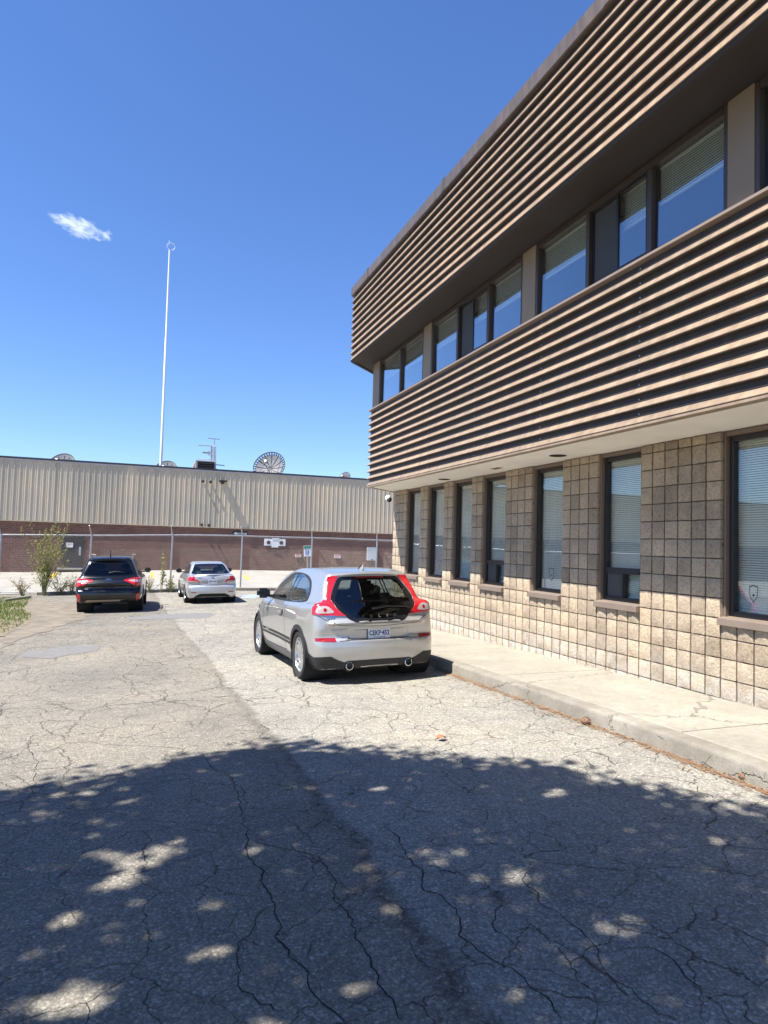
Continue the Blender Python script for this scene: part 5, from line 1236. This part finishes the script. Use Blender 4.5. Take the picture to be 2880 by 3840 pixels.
hw_ = catmull(sym([(.0, 1.535), (.40, 1.525), (.545, 1.48), (.63, 1.31), (.70, 1.17), (.62, 1.10), (.35, 1.075), (.10, 1.07)])[:-1], 4).tolist(); k_.window('rear', hw_, M_GLOSSB, M_DGLASS, nm='rear_window', fw=.03)
for kd in ('left', 'right'):
    dl = catmull([(.62, 1.22), (1.2, 1.17), (3.2, 1.11), (3.0, 1.28), (2.55, 1.50), (2.1, 1.555), (1.2, 1.555), (.75, 1.48), (.55, 1.33)], 3).tolist(); g1 = [(1.10, 1.20), (1.98, 1.155), (1.98, 1.52), (1.2, 1.52), (1.06, 1.46)]; g2 = [(2.08, 1.15), (3.05, 1.13), (2.92, 1.27), (2.52, 1.46), (2.08, 1.52)]
    for g_ in (g1, g2): k_.hole(kd, g_, .014)
    w = k_.patch('side_window', kd, dl, M_GLOSSB, .004, [g1, g2], step=.05)
    for g_ in (g1, g2): k_.patch('pane', kd, g_, M_DGLASS, .003, parent=w, th=0, step=.06)
    k_.patch('side_cladding', kd, [(1.45, .50), (3.3, .48), (3.3, .33), (1.45, .33)], M_TRIMB, .006, step=.06); k_.line('door_gap', kd, [(2.03, 1.12), (2.03, .5)], .012)
    sg = 1 if kd == 'left' else -1
    m = MB(); m.tube([(x_, sg*(.60+.02*math.sin(x_)), 1.715+.03*math.sin((x_-.7)/1.9*math.pi)) for x_ in np.linspace(.72, 2.6, 12)], [.012]+[.022]*10+[.012], 8); m.build('roof_rail', M_CHROME, k_.root, smooth=50)
    tl = [(sg*a, c) for a, c in [(.905, 1.03), (.91, .80), (.72, .80), (.645, .86), (.56, .905), (.43, .945), (.425, .985), (.60, 1.02), (.76, 1.045)]]
    t_ = k_.patch('tail_lamp', 'rear', tl, M_RED, .010, th=.02); k_.patch('clear_lens', 'rear', [(sg*a, c) for a, c in [(.86, .97), (.86, .91), (.66, .92), (.54, .955), (.60, .985), (.74, .99)]], M_CLEAR, .013, parent=t_, th=.003)
    k_.line('lamp_split', 'rear', [(sg*.745, 1.04), (sg*.745, .80)], .012, M_LINER, .0145, parent=t_)
    k_.patch('reflector', 'rear', [(sg*a, c) for a, c in catmull([(.78, .56), (.85, .57), (.86, .46), (.84, .37), (.78, .37), (.76, .46)], 3)], M_RED, .006)
wind = sym([(0, 1.60), (.52, 1.56), (.66, 1.30), (.74, 1.14), (.5, 1.11)])
k_.window('front', wind, M_GLOSSB, M_CGLASS, nm='windshield', fw=.03)
k_.patch('lower_bumper', 'rear', sym([(0, .44), (.60, .44), (.75, .40), (.86, .42), (.80, .30), (0, .30)]), M_TRIMB, .005)
k_.patch('skid_plate', 'rear', [(-.36, .415), (-.50, .41), (.60, .405), (.67, .33), (.30, .34), (-.30, .345)], M_SKID, .012)
p = k_.hit('rear', -.50, .375, 0); m = MB(); m.lathe([(.05, -.1), (.06, .0), (.05, .004), (.045, -.06), (.001, -.06)], 18, Matrix.Translation((p.x-.02, p.y, p.z)) @ Matrix.Scale(1.6, 4, (0, 1, 0)) @ Matrix.Rotation(R(-90), 4, 'Y')); m.build('tail_pipe', M_TRIMB, k_.root, smooth=40)
k_.line('bumper_highlight', 'rear', [(-.56, .70), (-.50, .675), (0, .665), (.50, .675), (.56, .70)], .014, M_TRIMB, .003); k_.line('hatch_seam', 'rear', [(-.70, .80), (-.66, .72), (-.60, .69)], .008)
k_.patch('plate_holder', 'rear', [(-.16, .885), (.16, .885), (.16, .735), (-.16, .735)], M_TRIMB, .006)
m = MB(); Mx = RE(k_, 0, .985, .008); m.prism([(.075*math.cos(a), .042*math.sin(a)) for a in np.linspace(0, 2*math.pi, 29)[:-1]], 0, .008, Mx); em = m.build('badge', M_CHROME, k_.root); m = MB(); m.prism([(.066*math.cos(a), .034*math.sin(a)) for a in np.linspace(0, 2*math.pi, 29)[:-1]], .0085, .0105, Mx); m.build('badge_field', M_GLOSSB, em); text('lettering', 'KIA', .046, Mx @ Matrix.Translation((0, 0, .0125)), M_CHROME, em, ext=.001, bold=.001, width=.10)
text('badge', 'SORENTO', .04, RE(k_, .56, .765, .007), M_CHROME, k_.root, ext=.003); text('badge', 'SX V6', .04, RE(k_, -.56, .80, .007), M_CHROME, k_.root, ext=.003); k_.patch('dealer_sticker', 'rear', [(.65, .745), (.56, .745), (.56, .705), (.65, .705)], M_SIGNW, .004)
m = MB(); m.tube([k_.hit('rear', a, c, .03) for a, c in ((.0, 1.17), (-.15, 1.20), (-.32, 1.195), (-.42, 1.185))], [.024, .016, .012, .006], 6); m.build('wiper', M_TRIMB, k_.root, smooth=40)
m = MB(); m.tube([(.62, 0, 1.66), (.55, 0, 1.88)], [.02, .006], 8); m.build('aerial', M_TRIMB, k_.root)
m = MB()
for k2, yy in enumerate(np.linspace(-.58, .58, 15)):
    for dx, z in ((.55, 1.655), (.36, 1.64), (.29, 1.605), (.33, 1.585), (.45, 1.59)): m.v.append((dx+.14*(yy/.58)**2, yy, z-.03*(yy/.58)**2))
    if k2:
        for q in range(4): a = (k2-1)*5+q; m.f.append((a, a+1, a+6, a+5)); m.mi.append(0)
m.build('spoiler', M_BLK_P, k_.root, smooth=40)
k_.arches(.375, .44, M_TRIMB, .010); mirror_wing(k_, 2.95, .86, 1.18, 1, M_BLK_P)
for (x_, y_) in ((2.2, .38), (2.2, -.38)): k_.seat(x_, y_, .62, M_SEAT)
k_.seat(1.3, 0, .62, M_SEAT, h=.55, w=1.2, head=False)
k_.wheels(1.62, 5, .235, .24); k_.finish(); k_.place(-.74, 22.7, R(-2.5))

# ------------------------------------------------------------------ silver sedan
M_SILV2 = paint('cool_silver_paint', (.50, .53, .57), .55, .36)
B3 = Body(4.54, 1.435,
    [(.20, .22), (.06, .28), (.0, .42), (.01, .58), (.06, .68), (.05, .80), (.075, .93), (.14, .985), (.5, 1.0), (1.5, .98), (2.9, .96), (3.3, .98), (3.9, .88), (4.3, .75), (4.5, .58), (4.53, .42), (4.42, .24), (3.5, .18), (1.0, .18)],
    [(.18, [(0, .62), (.2, .78), (.8, .82), (3.7, .82), (4.2, .72), (4.54, .5)]), (.5, [(0, .76), (.15, .83), (.5, .865), (2.3, .86), (3.7, .87), (4.2, .78), (4.54, .5)]), (.75, [(0, .74), (.15, .815), (.5, .86), (2.3, .86), (3.7, .86), (4.2, .74), (4.5, .4)]), (.92, [(0, .71), (.2, .78), (.6, .81), (2.3, .82), (3.6, .80), (4.2, .6)]), (1.02, [(0, .62), (.6, .74), (2.3, .76), (3.6, .7)])],
    [(.45, .8), (.50, .96), (.62, 1.01), (.95, 1.20), (1.22, 1.345), (1.6, 1.41), (2.1, 1.435), (2.5, 1.40), (2.9, 1.25), (3.5, .97), (3.5, .75), (1.5, .7)],
    [(.9, [(.3, .62), (.7, .74), (1.3, .79), (2.3, .80), (3.3, .74)]), (1.15, [(.4, .62), (.9, .665), (1.4, .70), (2.3, .715), (3.1, .66)]), (1.4, [(.9, .50), (1.3, .545), (2.1, .56), (2.6, .53)]), (1.5, [(.9, .45), (2.1, .5)])],
    bow=(.13, .30), k=(.08, .09, .05))
c_ = Car('silver_sedan', 'silver four door sedan with low boot spoiler parked nose to the fence', B3, M_SILV2, .98, 2.67, .315, h=.026)
rg = catmull(sym([(.0, 1.355), (.42, 1.345), (.515, 1.31), (.60, 1.14), (.645, 1.025), (.35, 1.01), (.1, 1.008)])[:-1], 4).tolist()
c_.window('rear', rg, M_GLOSSB, M_CGLASS, nm='rear_window', fw=.025)
for kd in ('left', 'right'):
    dl = catmull([(.98, 1.04), (1.6, 1.015), (3.0, .99), (2.75, 1.14), (2.45, 1.285), (2.05, 1.345), (1.55, 1.315), (1.2, 1.22)], 3).tolist(); g1 = [(1.22, 1.055), (1.88, 1.03), (1.88, 1.31), (1.58, 1.29), (1.3, 1.20)]; g2 = [(1.97, 1.03), (2.85, 1.015), (2.68, 1.13), (2.40, 1.26), (1.97, 1.31)]
    for g_ in (g1, g2): c_.hole(kd, g_, .014)
    w = c_.patch('side_window', kd, dl, M_TRIMB, .004, [g1, g2], step=.05)
    for g_ in (g1, g2): c_.patch('pane', kd, g_, M_CGLASS, .003, parent=w, th=0, step=.06)
    c_.line('door_gap', kd, [(1.93, 1.0), (1.93, .3)], .012); sg = 1 if kd == 'left' else -1
    tl = [(sg*a, c) for a, c in [(.60, .955), (.74, .945), (.80, .89), (.81, .78), (.66, .755), (.40, .748), (.44, .80), (.50, .85), (.59, .86)]]
    t_ = c_.patch('tail_lamp', 'rear', tl, M_RED if sg > 0 else M_REDD, .010, th=.02); c_.patch('clear_lens', 'rear', [(sg*a, c) for a, c in [(.80, .805), (.79, .772), (.47, .758), (.50, .79)]], M_CLEAR, .013, parent=t_, th=.003)
    c_.patch('reflector', 'rear', [(sg*a, c) for a, c in [(.72, .43), (.55, .43), (.54, .40), (.71, .40)]], M_REDD, .004)
    c_.patch('lower_skirt', kd, [(1.35, .27), (3.3, .27), (3.3, .17), (1.35, .17)], M_TRIMB, .006, step=.06)
wind = sym([(0, 1.37), (.47, 1.33), (.60, 1.15), (.68, 1.01), (.4, .995)])
c_.window('front', wind, M_GLOSSB, M_CGLASS, nm='windshield', fw=.03)
c_.patch('lower_bumper', 'rear', sym([(0, .365), (.42, .36), (.55, .30), (.62, .24), (.3, .20)]), M_LINER, .005)
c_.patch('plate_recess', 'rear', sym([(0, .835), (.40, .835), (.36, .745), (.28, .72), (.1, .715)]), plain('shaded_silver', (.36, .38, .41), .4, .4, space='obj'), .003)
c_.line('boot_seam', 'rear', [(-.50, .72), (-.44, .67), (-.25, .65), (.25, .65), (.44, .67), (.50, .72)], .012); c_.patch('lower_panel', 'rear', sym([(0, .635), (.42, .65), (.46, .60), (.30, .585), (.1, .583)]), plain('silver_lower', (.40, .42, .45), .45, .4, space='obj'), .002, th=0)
plate(c_, .785, 'CBYW\u00b7067', top=None, xoff=.02)
m = MB(); Mx = RE(c_, 0, .915, .012); m.box((-.036, -.036, 0), (-.022, .036, .01), M=Mx); m.box((.022, -.036, 0), (.036, .036, .01), M=Mx); m.box((-.022, -.008, 0), (.022, .008, .01), M=Mx); m.build('badge', M_CHROME, c_.root, bevel=.003); c_.line('badge_strip', 'rear', [(.50, .905), (.34, .908)], .012, M_TRIMB, .006)
m = MB()
for k2, yy in enumerate(np.linspace(-.66, .66, 15)):
    for dx, z in ((.24, 1.0), (.16, 1.012), (.09, 1.02), (.075, 1.0), (.12, .97), (.2, .975)): m.v.append((dx+.20*(yy/.66)**2, yy, z-.045*(yy/.66)**2))
    if k2:
        for q in range(5): a = (k2-1)*6+q; m.f.append((a, a+1, a+7, a+6)); m.mi.append(0)
m.build('spoiler', M_SILV2, c_.root, smooth=40)
c_.arches(.325, .345, M_SILV2, .006); mirror_wing(c_, 2.75, .80, 1.05, 1, M_TRIMB)
for (x_, y_) in ((2.1, .37), (2.1, -.37)): c_.seat(x_, y_, .40, M_SEATG)
for (x_, y_) in ((1.25, .40), (1.25, -.40)): c_.seat(x_, y_, .45, M_SEATG, h=.48, w=.5, tilt=22)
m = MB(); m.box((.75, -.6, .90), (1.25, .6, .94)); m.build('parcel_shelf', M_SEATG, c_.root); m = MB(); m.box((2.85, -.66, .72), (3.3, .66, .95)); m.build('dashboard', M_SEAT, c_.root, bevel=.05); m = MB(); m.box((2.65, -.12, 1.24), (2.68, .12, 1.31)); m.build('rear_view_mirror', M_SEAT, c_.root, bevel=.01)
c_.wheels(1.54, 5, .205, .21); c_.finish(); c_.place(2.45, 25.3, R(1.0))
# ================================================================== VEGETATION
def leaf_material(name, c1, c2, trans=.35):
    t = NT(name); inf = t.noise(1.3, 3, .6, t.pos()).outputs['Fac']; n2 = t.noise(23, 2, .6, t.pos()).outputs['Fac']
    c = t.mix(t.math('MULTIPLY_ADD', n2, .7, t.math('MULTIPLY', inf, .4), clamp=True), c1, c2)
    d = t.n('ShaderNodeBsdfDiffuse'); t.l(c, d.inputs[0]); tr = t.n('ShaderNodeBsdfTranslucent'); t.l(c, tr.inputs[0])
    mx = t.n('ShaderNodeMixShader'); mx.inputs[0].default_value = trans; t.l(d.outputs[0], mx.inputs[1]); t.l(tr.outputs[0], mx.inputs[2]); t.l(mx.outputs[0], t.out.inputs[0]); return t.m
M_LEAF = leaf_material('tree_leaf', (.035, .075, .018), (.075, .12, .03), .15)
M_BARK = plain('bark', (.10, .078, .06), .9, var=.3, vscale=9, bump=.8, bscale=30)
M_WEED = leaf_material('weed_leaf', (.18, .20, .06), (.35, .34, .14)); M_WEEDD = leaf_material('dry_weed', (.22, .17, .09), (.34, .28, .15)); M_STEM = plain('weed_stem', (.20, .19, .09), .8)
def leaves(P, size, rnd, flat=.0, ratio=.5):
    """kite shaped leaf faces at the points P"""
    n = len(P); d = rnd.normal(size=(n, 3)); d[:, 2] *= (1-flat); d /= np.linalg.norm(d, axis=1)[:, None]; e = np.cross(d, rnd.normal(size=(n, 3))); e /= np.linalg.norm(e, axis=1)[:, None]
    s_ = (size*(.65+.7*rnd.random(n)))[:, None]; V = np.stack([P-d*s_*.5, P+e*s_*ratio*.5-d*s_*.05, P+d*s_*.5, P-e*s_*ratio*.5-d*s_*.05], 1).reshape(-1, 3); Fq = np.arange(4*n).reshape(-1, 4)
    return V, Fq
def mesh_np(name, V, Fq, mat):
    me = bpy.data.meshes.new(name); me.from_pydata(V.tolist(), [], Fq.tolist()); me.materials.append(mat); me.update(); return me
# ---- the broad tree behind the photographer's left shoulder, whose shade lies over the near asphalt
sx_, sy_ = LD.x/-LD.z, LD.y/-LD.z
edge = [(-.83, 5.42), (-.35, 5.5), (.0, 5.56), (.49, 5.76), (.85, 5.74), (1.3, 5.66), (1.72, 5.47), (2.13, 5.08), (2.57, 4.74), (2.98, 4.42), (3.36, 3.9), (3.62, 3.46), (3.95, 3.15), (4.15, 2.2), (4.1, 1.0), (3.6, -.4), (2.6, -1.6), (1.2, -2.3), (-.6, -2.3), (-2.2, -1.4), (-3.2, .2), (-3.4, 2.0), (-2.9, 3.7), (-1.9, 4.9)]
edge = np.array(edge); ecen = np.array([.45, 1.9])
gaps = [(.07, 4.0, .25, .13), (-.06, 3.74, .13, .09), (-.2, 2.84, .24, .10), (.29, 2.97, .13, .06), (.62, 3.88, .075, .07), (1.86, 3.10, .075, .06), (2.08, 2.57, .15, .06), (1.97, 2.74, .08, .05), (1.15, 3.01, .05, .05), (.85, 2.55, .07, .05), (-.55, 5.15, .10, .06), (-.25, 3.45, .10, .06), (.35, 3.35, .10, .05), (.1, 2.5, .16, .07), (-.6, 2.2, .3, .1), (-.35, 3.2, .12, .05), (.45, 2.45, .07, .05), (1.4, 2.35, .06, .05), (1.7, 3.15, .05, .04), (3.75, 2.9, .12, .10), (2.0, 4.75, .07, .05), (1.6, 4.55, .09, .05), (2.75, 4.05, .07, .05), (-.3, 5.15, .09, .05), (.0, 4.9, .07, .05), (2.6, 2.1, .2, .1), (.6, 1.7, .3, .15), (-1.2, 3.2, .2, .2), (3.2, 3.1, .06, .05)]
rnd = np.random.default_rng(5)
S = []; 
while len(S) < 2600:
    q = rnd.uniform((-3.6, -2.6), (4.4, 6.0))
    if in_poly(q[None, 0], q[None, 1], edge)[0]: S.append(q)
S = np.array(S); ang = np.arctan2(*(edge-ecen).T[::-1]); od = np.argsort(ang); rad_e = np.linalg.norm(edge-ecen, axis=1)[od]; ang = ang[od]
rel = np.linalg.norm(S-ecen, axis=1)/np.interp(np.arctan2(S[:, 1]-ecen[1], S[:, 0]-ecen[0]), ang, rad_e, period=2*math.pi)
hgt = 7.0+rnd.uniform(-1, 1, len(S))*2.1*np.sqrt(np.maximum(.06, 1-rel**2))
C3 = np.stack([S[:, 0]-sx_*hgt, S[:, 1]-sy_*hgt, hgt], 1)
per = 40; P = np.repeat(C3, per, 0)+rnd.normal(size=(len(C3)*per, 3))*np.repeat(.13+.13*rnd.random(len(C3)), per)[:, None]
gpt = np.stack([P[:, 0]+sx_*(P[:, 2]+.06), P[:, 1]+sy_*(P[:, 2]+.06)], 1); keepm = np.ones(len(P), bool)
jit = .25*np.sin(gpt[:, 0]*17+1.3)*np.sin(gpt[:, 1]*15)
for (a, c, ra, rb) in gaps:
    # the gaps lie along the light through the crown, as the photo's sun flecks show
    keepm &= (((gpt[:, 0]-a)/(ra*1.1))**2+((gpt[:, 1]-c)/(rb*1.3))**2 > 1+jit*1.6-.55*rnd.random(len(P))) | (rnd.random(len(P)) < .06)
rr_ = np.linalg.norm(gpt-ecen, axis=1)/np.interp(np.arctan2(gpt[:, 1]-ecen[1], gpt[:, 0]-ecen[0]), ang, rad_e, period=2*math.pi); keepm &= rr_ < np.repeat(.93+.17*rnd.random(len(C3)), per)+.02*rnd.random(len(P))
fld = np.sin(gpt[:, 0]*5.1+1.7*np.sin(gpt[:, 1]*2.3))+np.sin(gpt[:, 1]*8.3+1.1*np.sin(gpt[:, 0]*3.7)); keepm &= (fld < 1.72) | (rnd.random(len(P)) < .5); P = P[keepm]
tb = Vector((-3.6, .9)); tree = empty('shade_tree', (tb.x, tb.y, ground_z(tb.x, tb.y)), 'broad leafy tree whose dappled shade covers the near asphalt', 'tree'); TI = np.array(tree.location)
V, Fq = leaves(P-TI, .125, rnd, .25, .6); link('crown', mesh_np('crown', V, Fq, M_LEAF), tree)
m = MB(); m.tube([(0, 0, -.2), (.05, .02, .6), (.02, .1, 2.0), (-.05, .2, 3.6), (.1, .35, 5.2), (.2, .4, 7.2)], [.30, .23, .19, .16, .12, .05], 14); tk = m.build('trunk', M_BARK, tree, smooth=60)
for k in range(16):
    q = C3[rnd.integers(len(C3))]-TI; s0 = Vector((.02, .2, 3.0+2.6*rnd.random())); q = Vector(q); mid = s0.lerp(q, .5)+Vector((0, 0, .4)); m = MB(); m.tube([s0, mid, q], [.075, .045, .012], 7); m.build('limb', M_BARK, tree, smooth=60)
# ---- weeds along the fence
def weed(loc, height, stems, spread, label, leaf_n, lsize, mat, group=None, seed=0, plume=.35, nm='weed', lean=0.0):
    r = np.random.default_rng(seed); z0 = ground_z(loc[0], loc[1]); e = empty(nm, (loc[0], loc[1], z0), label, 'weed' if nm == 'weed' else 'shrub', group)
    m = MB(); pts = []
    for s_ in range(stems):
        a = r.uniform(0, 2*math.pi); h = height*(.45+.55*r.random()) if s_ else height; o = spread*(.25+.75*r.random())*(1 if s_ else .3); ln = lean*h
        pl = [Vector((.04*math.cos(a), .04*math.sin(a), -.03))]
        for t in (.25, .5, .75, 1.0): pl.append(Vector((math.cos(a)*o*t**1.4+r.normal()*.03+ln*t, math.sin(a)*o*.6*t**1.4+r.normal()*.03, h*t)))
        m.tube(pl, [.014, .012, .009, .006, .003], 5)
        for _ in range(leaf_n):
            t = .18+.82*r.random()**.8; k = min(3, int(t*4)); f = t*4-k; p = pl[k].lerp(pl[k+1], min(1, f)); w_ = plume*(1.05-t)*.55+.03
            b_ = Vector((r.normal()*w_*.5, r.normal()*w_*.5, r.normal()*.04+.03)); pts.append(p+b_)
            if r.random() < .22: m.tube([p, p+b_*.95], [.004, .002], 3, cap=False)
    m.build('stems', M_STEM, e); V, Fq = leaves(np.array([tuple(p) for p in pts]), lsize, r, .2, .42); link('foliage', mesh_np('foliage', V, Fq, mat), e); return e
gp = lambda u, v: on_ground(u, v)
p = gp(150, 2222); weed((p.x+.35, FY-1.0), 3.0, 24, 1.25, 'tall feathery green weed bush growing at the fence beside the black suv', 95, .085, M_WEED, seed=3, plume=.55, nm='weed_bush', lean=.06)
wl_ = ['low straggly green weeds at the foot of the fence under the tall bush', 'dry tangled weeds at the fence between the bush and the suv', 'thin leafy weed sprouting at the fence between the two parked cars', 'yellowing weed clump against the fence post beside the sedan', 'small dry weeds at the fence edge left of the tall bush', 'short weeds growing in the kerb gap behind the suv']
for i, (u, v_, h_, st, spd, ln, sz, mt) in enumerate(((225, 2228, .9, 12, .6, 40, .06, M_WEED), (268, 2228, .8, 14, .55, 34, .055, M_WEEDD), (605, 2232, 1.75, 4, .35, 40, .10, M_WEED), (642, 2230, .7, 9, .4, 30, .08, M_WEED), (85, 2226, .7, 12, .6, 34, .06, M_WEEDD), (560, 2232, .7, 10, .45, 24, .06, M_WEEDD))):
    p = gp(u, v_); weed((p.x*(FY-.9)/p.y, FY-.9), h_, st, spd, wl_[i], ln, sz, mt, 'weeds along the fence', seed=20+i, plume=.3)
# ---- grass verge, dirt, edging
M_SOIL = plain('bare_soil', (.165, .142, .108), .95, var=.45, vscale=2.6, bump=.5, bscale=25); M_LAWN = plain('lawn_base', (.17, .145, .095), .95, var=.35, vscale=4, bump=.5, bscale=30)
ve = gpx((0, 2388), (60, 2354), (105, 2332), (118, 2312), (85, 2285), (108, 2258), (112, 2240)); ve = ve+[(-5.2, FY-1.6), (-14, FY-1.6), (-14, 14.0)]
lawn = sheet('lawn', ve, M_LAWN, .012, 'patch of grass verge at the edge of the lot', 'lawn', jag=.25)
sheet('dirt', gpx((0, 2452), (45, 2408), (105, 2386), (165, 2370), (215, 2352), (330, 2322), (345, 2290), (330, 2262), (112, 2250), (85, 2285), (118, 2312), (105, 2332), (60, 2354), (0, 2388)), M_SOIL, .007, 'bare sandy dirt beside the grass and the black suv', 'dirt', jag=.25)
r = np.random.default_rng(11); va = np.array(ve); Q = r.uniform((-9.5, 11.5), (-1.5, FY-1.6), (42000, 2)); Q = Q[in_poly(Q[:, 0], Q[:, 1], va)]
near_e = np.array([min(np.hypot(*(va[:7]-q).T)) for q in Q[:: 1]]) if len(Q) < 60000 else None
dry = np.clip(1-near_e/1.3, 0, 1) > r.random(len(Q)); dry |= (np.clip((20.5-Q[:, 1])/4, 0, .93) > r.random(len(Q))); kp = (~dry) | (r.random(len(Q)) < .28); Q, dry = Q[kp], dry[kp]
def blades(Q, h0, mat, nm, label):
    n = len(Q); a = r.uniform(0, 2*math.pi, n); h = h0*(.5+.9*r.random(n)); w = .010+.008*r.random(n); ln = .55*h*r.random(n); ca_, sa_ = np.cos(a), np.sin(a); z = np.array([ground_z(x, y)+.01 for x, y in Q]); b2 = r.uniform(0, 2*math.pi, n)
    A = np.stack([Q[:, 0]-ca_*w, Q[:, 1]-sa_*w, z], 1); B_ = np.stack([Q[:, 0]+ca_*w, Q[:, 1]+sa_*w, z], 1); T = np.stack([Q[:, 0]+np.cos(b2)*ln, Q[:, 1]+np.sin(b2)*ln, z+h], 1); V = np.stack([A, B_, T], 1).reshape(-1, 3)
    o = link(nm, mesh_np(nm, V, np.arange(3*n).reshape(-1, 3), mat)); return tag(o, label, 'grass', kind='stuff')
M_GRASS = leaf_material('grass_blade', (.09, .16, .03), (.19, .26, .06)); 
blades(Q[~dry], .065, M_GRASS, 'grass', 'green grass on the verge by the lot'); blades(Q[dry], .05, M_WEEDD, 'dry_grass', 'dry brown grass along the verge edge')
# low concrete edging by the verge and at the foot of the fence
def edging(nm, pts, w, h, label):
    m = MB(); 
    P = [Vector((a, c)) for a, c in pts]; n = len(P); prof = [(-w/2, -.1), (-w/2, h-.02), (-w/2+.02, h), (w/2-.02, h), (w/2, h-.02), (w/2, -.1)]
    for i in range(n):
        d = (P[min(i+1, n-1)]-P[max(i-1, 0)]).normalized(); q = Vector((-d.y, d.x))
        for o_, z in prof: b_ = P[i]+q*o_; m.v.append((b_.x, b_.y, ground_z(b_.x, b_.y)+z))
    for i in range(n-1):
        for k in range(5): a = i*6+k; m.f.append((a, a+1, a+7, a+6)); m.mi.append(0)
    m.f.append(tuple(range(6))); m.f.append(tuple((n-1)*6+k for k in range(5, -1, -1))); m.mi += [0, 0]
    return tag(m.build(nm, M_KERB, smooth=40), label, kind='structure')
e0 = gpx((12, 2257), (110, 2243)); edging('edging', [e0[0], ((e0[0][0]+e0[1][0])/2, (e0[0][1]+e0[1][1])/2), e0[1]], .16, .10, 'low concrete edging beside the grass verge')
edging('edging', [(x_, FY-.75+.04*math.sin(x_)) for x_ in np.arange(e0[1][0]+.1, 9.5, 1.0)], .22, .13, 'low concrete edging at the foot of the fence')
# ---- litter: needles in the gutter, a few leaves and stones
r = np.random.default_rng(2); m = MB()
M_NEEDLE = plain('dry_needle', (.25, .15, .08), .9, var=.3, vscale=30, space='pos')
for _ in range(1500):
    y = r.uniform(1.5, 9.0); x = kerb_x(y)-.012-abs(r.normal())*.045*(2.2 if r.random() < .15 else 1); z = ground_z(x, y)+.003+.008*r.random(); a = r.uniform(0, math.pi) if r.random() < .4 else r.normal()*.3+math.pi/2; L_2 = .02+.045*r.random(); d = Vector((math.cos(a), math.sin(a), r.normal()*.1))*L_2; q = Vector((-d.y, d.x, 0)).normalized()*(.0018+.0025*r.random()); c = Vector((x, y, z)); m.add([c-d-q, c+d-q, c+d+q, c-d+q], [(0, 1, 2, 3)])
for _ in range(260):
    y = r.uniform(2.2, 8.0); x = 3.0+1.1*r.random()**.5; x = x if r.random() < .6 else r.uniform(4.3, 5.6); z = (ground_z(x, y)+.004) if x < 4.05 else walk_z(y)+.017; a = r.uniform(0, math.pi); d = Vector((math.cos(a), math.sin(a), 0))*(.015+.03*r.random()); q = Vector((-d.y, d.x, 0)).normalized()*.0016; c = Vector((x, y, z)); m.add([c-d-q, c+d-q, c+d+q, c-d+q], [(0, 1, 2, 3)])
tag(m.build('needle_litter', M_NEEDLE, fix=False), 'dry brown needles gathered along the kerb', 'litter', kind='stuff')
M_DLEAF = plain('dry_leaf', (.30, .13, .06), .8, var=.3, vscale=20); M_GLEAF = plain('grey_leaf', (.10, .10, .085), .8, var=.2, vscale=20)
def fallen_leaf(u, v_, s_, mat, label, rz):
    p = on_ground(u, v_); m = MB(); n = 7; vs2 = []
    for i in range(n):
        t = i/(n-1); w = math.sin(math.pi*t**.85)*.36; zc = .012+.02*math.sin(math.pi*t)*.8
        for sd in (-1, 0, 1): vs2.append(((t-.5)*s_, sd*w*s_*(1+.12*math.sin(9*t+sd)), (zc+(.012 if sd else 0))*s_/.09))
    m.add(vs2, [(i*3+k, i*3+k+1, i*3+k+4, i*3+k+3) for i in range(n-1) for k in (0, 1)]); m.tube([(-.5*s_, 0, .01), (-.72*s_, .02*s_, .004)], .002, 4)
    o = m.build('fallen_leaf', mat, loc=(p.x, p.y, p.z), smooth=60); o.rotation_euler = (0, 0, rz); return tag(o, label, 'leaf')
fallen_leaf(1655, 2777, .10, M_DLEAF, 'rust coloured fallen leaf lying on the sunlit asphalt', .3); fallen_leaf(1866, 3377, .09, M_GLEAF, 'grey curled leaf lying on the shaded asphalt', 1.2)
def cone(u, v_, label):
    p = on_ground(u, v_); m = MB(); rr2 = np.random.default_rng(int(u)); n = 10
    m.lathe([(.001, -.05), (.018, -.045), (.032, -.02), (.034, .005), (.024, .03), (.001, .05)], 10, Matrix.Rotation(R(86), 4, 'X') @ Matrix.Rotation(R(20), 4, 'Y'))
    for k in range(40):
        t = k/40; a = k*2.4; r0 = .034*math.sin(math.pi*(.12+.8*t)); q = Vector((r0*math.cos(a), r0*math.sin(a), -.045+.09*t)); d = Vector((math.cos(a), math.sin(a), .5)).normalized()*.012; w = Vector((-math.sin(a), math.cos(a), 0))*.008; Mq = Matrix.Rotation(R(86), 4, 'X') @ Matrix.Rotation(R(20), 4, 'Y'); m.add([Mq @ (q-w), Mq @ (q+d-w*.6), Mq @ (q+d+w*.6), Mq @ (q+w)], [(0, 1, 2, 3)])
    o = m.build('pine_cone', plain('cone_brown', (.22, .13, .08), .9), loc=(p.x, p.y, p.z+.034)); return tag(o, label, 'pine cone')
cone(2196, 2718, 'small brown pine cone among needles midway along the kerb'); cone(2795, 2930, 'small brown pine cone in the gutter where the needles thin out')
